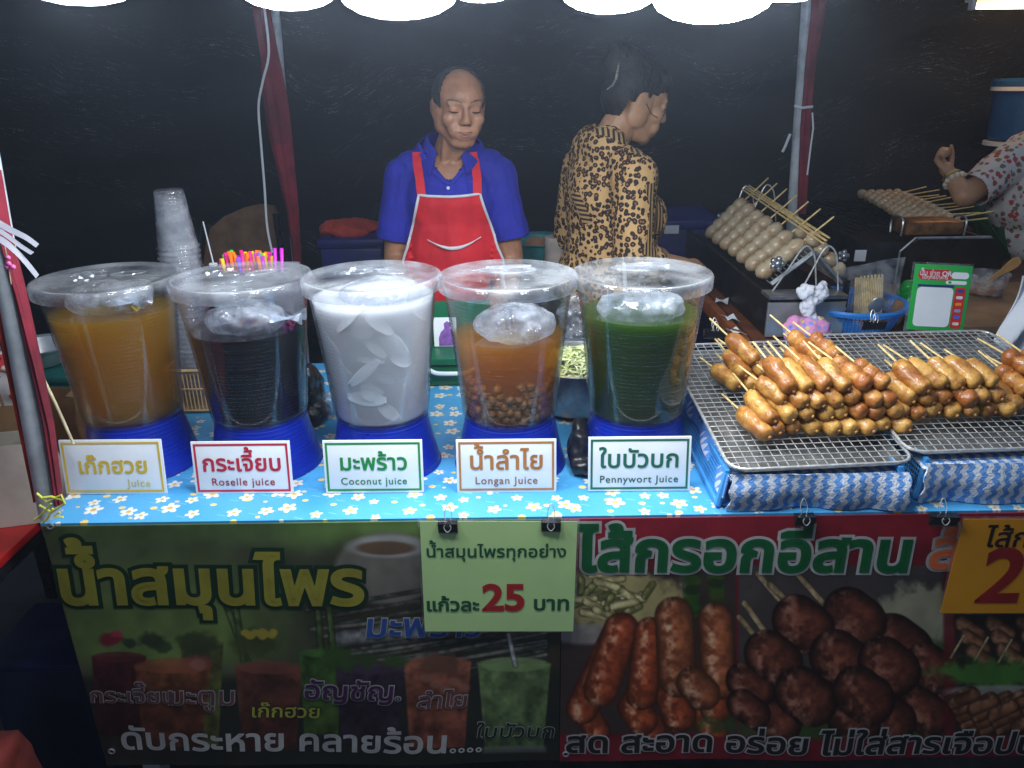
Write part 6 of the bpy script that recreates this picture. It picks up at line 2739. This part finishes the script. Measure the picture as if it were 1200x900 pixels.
for i in range(nsk):
    q = (i + .5) / nsk
    lo, hi = ftF.lerp(ftB, q), pkF.lerp(pkB, q)
    d = (hi - lo).normalized()
    nrm = Vector((-d.z, 0, d.x))
    L = (hi - lo).length
    rb = .0235
    off = nrm * (rb + .003)
    s_ = thing('skewer', 'pale sausage ball skewer on the left slope of the tent shaped rack', 'skewer', lo + off, 'skewers on the tent shaped rack')
    mb = MB()
    rn = random.Random(i)
    nb = 5
    for j in range(nb):
        c_ = lo + off + d * (.012 + (L - .03) * j / (nb - 1) * .92)
        mb.ell(c_ + Vector((0, rn.uniform(-.003, .003), 0)), (rb * 1.08, rb * rn.uniform(1.05, 1.2), rb * rn.uniform(1.2, 1.38)), Matrix.Rotation(math.atan2(d.x, d.z), 3, 'Y'), n=14)
    mb.jiggle(.003, 45, i)
    mb.build('meatballs', m_ball, s_)
    tip = hi + off + (d + Vector((.25, .1, .18))).normalized() * .11
    MB().tube([lo + off, hi + off, tip], .0027, 6).build('stick', m_bamboo, s_)
    lo2 = rtF.lerp(rtB, q)
    if i in (0, 1):
        d2 = (hi - lo2).normalized()
        off2 = Vector((d2.z, 0, -d2.x)) * -(rb + .003)
        off2 = Vector((abs(off2.x), 0, abs(off2.z)))
        s_ = thing('skewer', 'pale sausage ball skewer on the right slope of the tent shaped rack', 'skewer', lo2 + off2, 'skewers on the right slope')
        mb = MB()
        for j in range(4):
            mb.ell(lo2 + off2 + d2 * (.015 + j * .042), (rb, rb, rb), n=14)
        mb.jiggle(.003, 45, i + 20)
        mb.build('meatballs', m_ball, s_)
        MB().tube([lo2 + off2, hi + off2 + d2 * .03], .0027, 6).build('stick', m_bamboo, s_)
# spare bamboo sticks along the ridge
for k in range(5):
    a = pkF + Vector((.012 * k - .005, -.07 + .02 * k, .040 + .005 * (k % 2)))
    b_ = pkB + Vector((-.02 + .012 * k, .02 * k, .045 + .004 * (k % 3)))
    oo = MB().tube([a, b_], .0028, 6).build('bamboo_stick', m_bamboo)
    tag(oo, 'loose bamboo stick lying along the ridge of the tent shaped rack', 'stick', 'loose bamboo sticks')

# right grill
h0 = at_z(1047, 336, GZ + .001)
hx0, hx1 = h0.x, at_y(1170, 300, h0.y).x
hz = at_y(1100, 278, h0.y).z
hy1 = 2.45
o = thing('charcoal_grill', 'black charcoal grill with slotted front, nearer the vendor at the right', 'grill', ((hx0 + hx1) / 2, (h0.y + hy1) / 2, GZ), 'charcoal grills')
trough(o, hx0 - .12, hx1, h0.y + .03, hy1, GZ + .002, hz - .02, m_grill_black)
cut = .045
w_ = hx1 - hx0
hh = hz - GZ - .004
MB().prism([(0, 0), (w_, 0), (w_, hh - cut), (w_ - cut, hh), (cut, hh), (0, hh - cut)], (hx0, h0.y - .002, GZ + .003), (1, 0, 0), (0, 0, 1), -.028).build('front_panel', m_dark_panel, o, smooth=False)
rimp = [(0, 0), (0, hh - cut), (cut, hh), (w_ - cut, hh), (w_, hh - cut), (w_, 0)]
MB().tube([Vector((hx0 + a, h0.y - .004, GZ + .003 + b_)) for a, b_ in rimp], .005, 6).build('front_rim', m_pot, o, smooth=False)
for gxx in (1090, 1133):
    for j in range(3):
        p = at_y(gxx, 299 + j * 5.2, h0.y - .006)
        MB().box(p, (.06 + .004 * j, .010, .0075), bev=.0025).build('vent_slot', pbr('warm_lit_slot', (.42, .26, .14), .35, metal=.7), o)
p1, p2 = at_y(1062, 272, h0.y + .02), at_y(1130, 262, h0.y + .02)
edge_box(o, 'ash_tray', p1.x, p2.x, h0.y + .02, h0.y + .14, hz + .004, hz + .05, m_brown_metal, .006)
for xx in (p1.x - .012, p2.x + .012):
    MB().tube(smooth_pts([(xx, h0.y + .03, hz + .0), (xx, h0.y + .03, hz + .05), (xx, h0.y + .06, hz + .062), (xx, h0.y + .11, hz + .05), (xx, h0.y + .11, hz)]), .004, 6).build('tray_handle', m_pot, o)
st = at_y(1010, 299, h0.y + .03)
pk_ = at_y(1009, 300, h0.y + .022)
MB().box((pk_.x, h0.y + .0285, pk_.z), (.04, .003, .04)).build('sticker', m_card, o, smooth=False)
mb = MB()
for i in range(15):
    x = hx0 - .10 + (hx1 - hx0 + .08) * i / 14
    mb.tube([(x, h0.y + .15, hz - .012), (x, hy1 - .02, hz - .012)], .003, 5)
mb.build('grate', m_grill_black, o, smooth=False)
NS = 11
pA, pB = at_y(1128, 264, h0.y + .17), at_y(1000, 226, hy1 - .08)
for i in range(NS):
    q = i / (NS - 1)
    y = (h0.y + .17) * (1 - q) + (hy1 - .10) * q
    z = hz + .014
    cR = at_y(1124 + (1050 - 1124) * q, 262, y).x
    x0 = cR - .20
    rn = random.Random(i + 40)
    s_ = thing('skewer', 'greyish meatball skewer lying across the right grill', 'skewer', (x0, y, z), 'meatball skewers on the right grill')
    mb = MB()
    for j in range(5):
        mb.ell((x0 + .022 + j * .040, y + rn.uniform(-.004, .004), z + .008), (.0225 * rn.uniform(.95, 1.08), .0225, .0215), n=14)
    mb.jiggle(.003, 45, i)
    mb.build('meatballs', m_ball, s_)
    tl = rn.uniform(.11, .16)
    MB().tube([(x0 + .02, y, z + .008), (x0 + .2, y, z + .010), (x0 + .2 + tl, y + rn.uniform(-.02, .02), z + .02 + rn.uniform(-.005, .015))], .003, 6).build('stick', m_bamboo, s_)

# ------------------------------------------------------------------ blue basket, bags and the payment sign
bq = at_z(1010, 393, GZ + .001)
br = .148
bc = Vector((bq.x, bq.y + .10, GZ + .001))
zr = at_y(1012, 352, bc.y).z - bc.z
m_bbasket = pbr('bright_blue_plastic', S(40, 124, 205), .38, var=.08)
o = thing('round_basket', 'round bright blue lattice basket with a spoon and a skewer packet', 'basket', bc)
MB().lathe([(br - .002, zr - .014), (br + .010, zr - .012), (br + .013, zr - .002), (br + .009, zr + .004), (br - .002, zr + .002)], 56, bc, closed_prof=True).build('rim', m_bbasket, o)
mb = MB()
for i in range(84):
    a = 2 * PI * i / 84
    p1 = bc + Vector((math.cos(a) * br * .80, math.sin(a) * br * .80, .006))
    p2 = bc + Vector((math.cos(a) * br * .995, math.sin(a) * br * .995, zr - .008))
    mb.tube([p1, p2], .0017, 4)
for k in range(1, 9):
    r_ = br * (.80 + .195 * k / 9)
    mb.tube([bc + Vector((math.cos(2 * PI * i / 40) * r_, math.sin(2 * PI * i / 40) * r_, .006 + (zr - .014) * k / 9)) for i in range(40)], .0014, 4, closed=True)
mb.build('lattice', m_bbasket, o, smooth=False)
MB().lathe([(0, .002), (br * .8, .002), (br * .81, .007), (0, .007)], 40, bc).build('floor', m_bbasket, o)
fz = bc.z + .008
p1, p2 = at_y(1019, 366, bc.y - .02), at_y(1021, 318, bc.y + .02)
o = thing('skewer_packet', 'clear packet of bamboo skewers standing in the blue basket', 'packet', (p1.x, p1.y, fz))
dd = Vector((p2.x - p1.x, .05, p2.z + .004 - fz))
x_, y_, z_ = basis(dd)
hor = Vector((1, 0, .06)).normalized()
mb = MB()
for i in range(16):
    for j in range(2):
        a = Vector((p1.x, p1.y, fz)) + hor * ((i - 7.5) * .0052) + Vector((0, j * .006, 0))
        mb.tube([a, a + dd * (.86 + .03 * math.sin(i * 3))], .0023, 5)
mb.build('skewers', m_bamboo, o, smooth=False)
mb = MB()
mb.grid(lambda u, v: Vector((p1.x, p1.y, fz)) + hor * ((u - .5) * (.15 + .04 * v)) + dd * (v * 1.08) + Vector((0, -.012 - .006 * math.sin(u * 7 + v * 6), .02 * u * v)), 16, 14, thick=.0007)
mb.build('wrapper', clear('packet_film', haze=.12, rough=.08, hs=20), o)
p1 = at_y(993, 328, bc.y - .03)
o = MB().box((p1.x, bc.y - .03, (p1.z + fz) / 2), (.018, .01, p1.z - fz), bev=.003).build('lighter', m_black_clip)
tag(o, 'black stick lighter standing at the left side of the blue basket', 'lighter')
sp_ = at_y(1027, 358, bc.y - .07)
o = thing('spoon', 'steel spoon resting in the blue basket', 'spoon', (sp_.x, bc.y - .07, fz))
MB().ell(sp_, (.022, .006, .030), Matrix.Rotation(.35, 3, 'X'), 20).build('bowl', m_steel, o)
MB().tube([sp_ + Vector((0, .005, -.028)), Vector((sp_.x - .01, bc.y - .03, fz + .004))], .0032, 6).build('handle', m_steel, o)
q = at_y(984, 360, bc.y - .05)
tag(MB().box((q.x, bc.y - .04, q.z - .02), (.03, .012, .05), Matrix.Rotation(.5, 3, 'Y'), bev=.003).build('sachet', m_trim), 'small white sachet at the left inside the blue basket', 'sachet')
q = at_y(1052, 362, bc.y - .02)
tag(MB().box((q.x, bc.y - .02, q.z - .01), (.035, .03, .07), Matrix.Rotation(.3, 3, 'Y'), bev=.006).build('wooden_block', m_wood), 'brown wooden block at the right inside the blue basket', 'block')
q = at_y(1066, 338, bc.y + .08)
mb = MB().ell((q.x, q.y, q.z - .005), (.035, .03, .03))
mb.ell((q.x, q.y, GZ + .05), (.03, .03, .055))
me = remesh(mb, .004, 0)
wrinkle(me, .010, 35, 2)
tag(mesh_obj('snack_bag', me, pbr('green_foil', S(24, 140, 52), .3, var=.2)), 'crumpled green packet between the blue basket and the payment sign', 'packet')
q = at_z(943, 400, GZ + .002)
qy = g0.y - .055
mb = MB().ell((q.x - .004, qy, GZ + .040), (.074, .034, .044))
mb.ell((q.x - .035, qy, GZ + .062), (.03, .022, .022))
me = remesh(mb, .005, 1)
wrinkle(me, .012, 24, 2)
tag(mesh_obj('tissue_pack', me, floral('pink_flowered_plastic', S(226, 150, 195), S(150, 150, 220), S(240, 214, 130), 55)), 'pink flowered bag beside the blue basket', 'bag')
q = at_y(948, 356, g0.y - .05)
mb = MB()
for dx, dz, rx, rz in ((0, 0, .022, .045), (.02, .018, .02, .03), (-.014, .034, .022, .020), (.030, .042, .016, .016), (.008, -.045, .016, .03)):
    mb.ell((q.x + dx, q.y, q.z + dz), (rx, .02, rz), Matrix.Rotation(dx * 25, 3, 'Y'))
me = remesh(mb, .0035, 0)
wrinkle(me, .016, 34, 7)
wrinkle(me, .006, 80, 7)
tag(mesh_obj('tissue', me, pbr('white_tissue', S(222, 222, 228), .9, var=.04)), 'crumpled white tissue sticking out of the pink flowered bag', 'tissue')

# payment sign (its scan code is left blank)
ys = .64
TLp, TRp, BLp = at_y(1071, 309, ys + .03), at_y(1138, 312, ys + .03), at_y(1062, 386, ys)
xa = (TRp - TLp).normalized()
za = (TLp - BLp)
Hs = za.length
za = (za - xa * za.dot(xa)).normalized()
Ws = (TRp - TLp).length
na = xa.cross(za)
c0 = BLp + xa * Ws / 2 + za * Hs / 2
rot = Matrix((xa, -na, za)).transposed()
o = thing('payment_sign', 'green payment stand with a white panel behind the right rack', 'sign', BLp + xa * Ws / 2)
m_pgreen = pbr('payment_green', S(40, 168, 74), .4, var=.04)
MB().box(c0, (Ws, .004, Hs), rot, bev=.001).build('plate', m_pgreen, o)
MB().box(c0 + na * -.004, (Ws + .01, .002, Hs + .01), rot, bev=.0006).build('acrylic', m_laminate, o)
PF = lambda u, v, w: c0 + xa * u + za * v + na * (w + .0024)


def patch(name, u0, u1, v0, v1, mat, w=.0004, rr=.12):
    cr = rr * min(u1 - u0, v1 - v0)
    pts = []
    for cx, cy2, a0 in ((u1 - cr, v0 + cr, -90), (u1 - cr, v1 - cr, 0), (u0 + cr, v1 - cr, 90), (u0 + cr, v0 + cr, 180)):
        for i in range(5):
            a = R(a0 + i * 22.5)
            pts.append(PF(cx + cr * math.cos(a), cy2 + cr * math.sin(a), w))
    mb = MB()
    mb.add(pts, [tuple(range(len(pts)))])
    return mb.build(name, mat, o, smooth=False)


m_pred = pbr('payment_red', S(206, 36, 44), .4, var=.04)
m_pnavy = pbr('payment_navy', S(40, 52, 110), .4)
patch('white_panel', -Ws * .42, Ws * .22, -Hs * .44, Hs * .16, m_card)
patch('navy_strip', -Ws * .42, Ws * .22, Hs * .165, Hs * .20, m_pnavy)
patch('red_strip', Ws * .245, Ws * .43, -Hs * .45, Hs * .17, m_pred)
for k, cc in enumerate((S(40, 70, 150), S(220, 220, 230), S(240, 150, 30), S(120, 170, 210), S(60, 110, 210), S(226, 220, 200))):
    v = Hs * (.12 - .1 * k)
    patch('badge', Ws * .28, Ws * .395, v - Hs * .024, v + Hs * .022, pbr('badge_ink', cc, .4), .0009, .4)
patch('red_cloud', -Ws * .44, Ws * .16, Hs * .27, Hs * .43, m_pred, .0004, .5)
patch('white_pill', Ws * .14, Ws * .45, Hs * .30, Hs * .40, m_card, .0007, .5)
patch('white_pill', Ws * .06, Ws * .43, Hs * .215, Hs * .27, m_card, .0005, .5)
patch('logo_dot', Ws * .10, Ws * .16, Hs * .223, Hs * .262, m_pgreen, .0010, .5)
lettering('ปั๊บ จ่าย QR', lambda u, v, w: PF(-Ws * .14 + u, Hs * .335 + v, w), m_card, o, width=Ws * .56, bold=.0004, w0=.0008)
lettering('ได้ทุกธนาคาร', lambda u, v, w: PF(-Ws * .14 + u, Hs * .285 + v, w), m_card, o, width=Ws * .46, bold=.0001, w0=.0008)
# prop behind the sign
MB().tube([c0 - na * .006 + za * Hs * .2, c0 - na * .07 - za * Hs * .5], .003, 6).build('prop', m_wire, o)

# tub of sauce with a wooden spatula
q = at_z(1163, 350, GZ + .032)
pc = Vector((q.x, q.y + .05, GZ + .0325))
o = thing('sauce_tub', 'clear plastic tub of sauce on the pale wooden board', 'tub', pc)
MB().lathe([(0, .001), (.050, .001), (.054, .006), (.062, .066), (.066, .068), (.066, .073), (.061, .073), (.060, .066), (.052, .008), (0, .004)], 40, pc).build('tub_wall', clear('cloudy_tub', haze=.22, rough=.15), o)
MB().lathe([(0, .005), (.0505, .009), (.0545, .03), (0, .031)], 36, pc).build('sauce', pbr('brown_sauce', S(150, 90, 40), .25, var=.1), o)
tip = at_y(1196, 304, pc.y + .02)
b0 = pc + Vector((-.005, 0, .034))
dd = (tip - b0)
x_ = Vector((0, 1, 0)).cross(dd).normalized()
pl = [(-.006, 0), (.006, 0), (.008, .5), (.015, .72), (.017, .88), (.01, 1), (-.01, 1), (-.017, .88), (-.015, .72), (-.008, .5)]
L = dd.length
MBs = MB().prism([(a, b_ * L) for a, b_ in pl], b0, x_, dd.normalized(), .006)
tag(MBs.build('spatula', pbr('spatula_wood', S(196, 150, 88), .6, var=.15), smooth=False), 'small wooden spatula standing in the sauce tub', 'spatula')
# white cloth at the right edge
p1 = at_y(1203, 330, .55)
mb = MB().grid(lambda u, v: Vector((p1.x - .012 + .09 * u + .012 * math.sin(v * 5) - .02 * v, .55 + .02 * math.sin(u * 9 + v * 3), p1.z + .01 - .20 * v)), 24, 24, thick=.003)
tag(mb.build('white_cloth', pbr('white_cotton', S(212, 214, 220), .9, var=.04)), 'white cloth hanging at the right frame edge above the right rack', 'cloth')
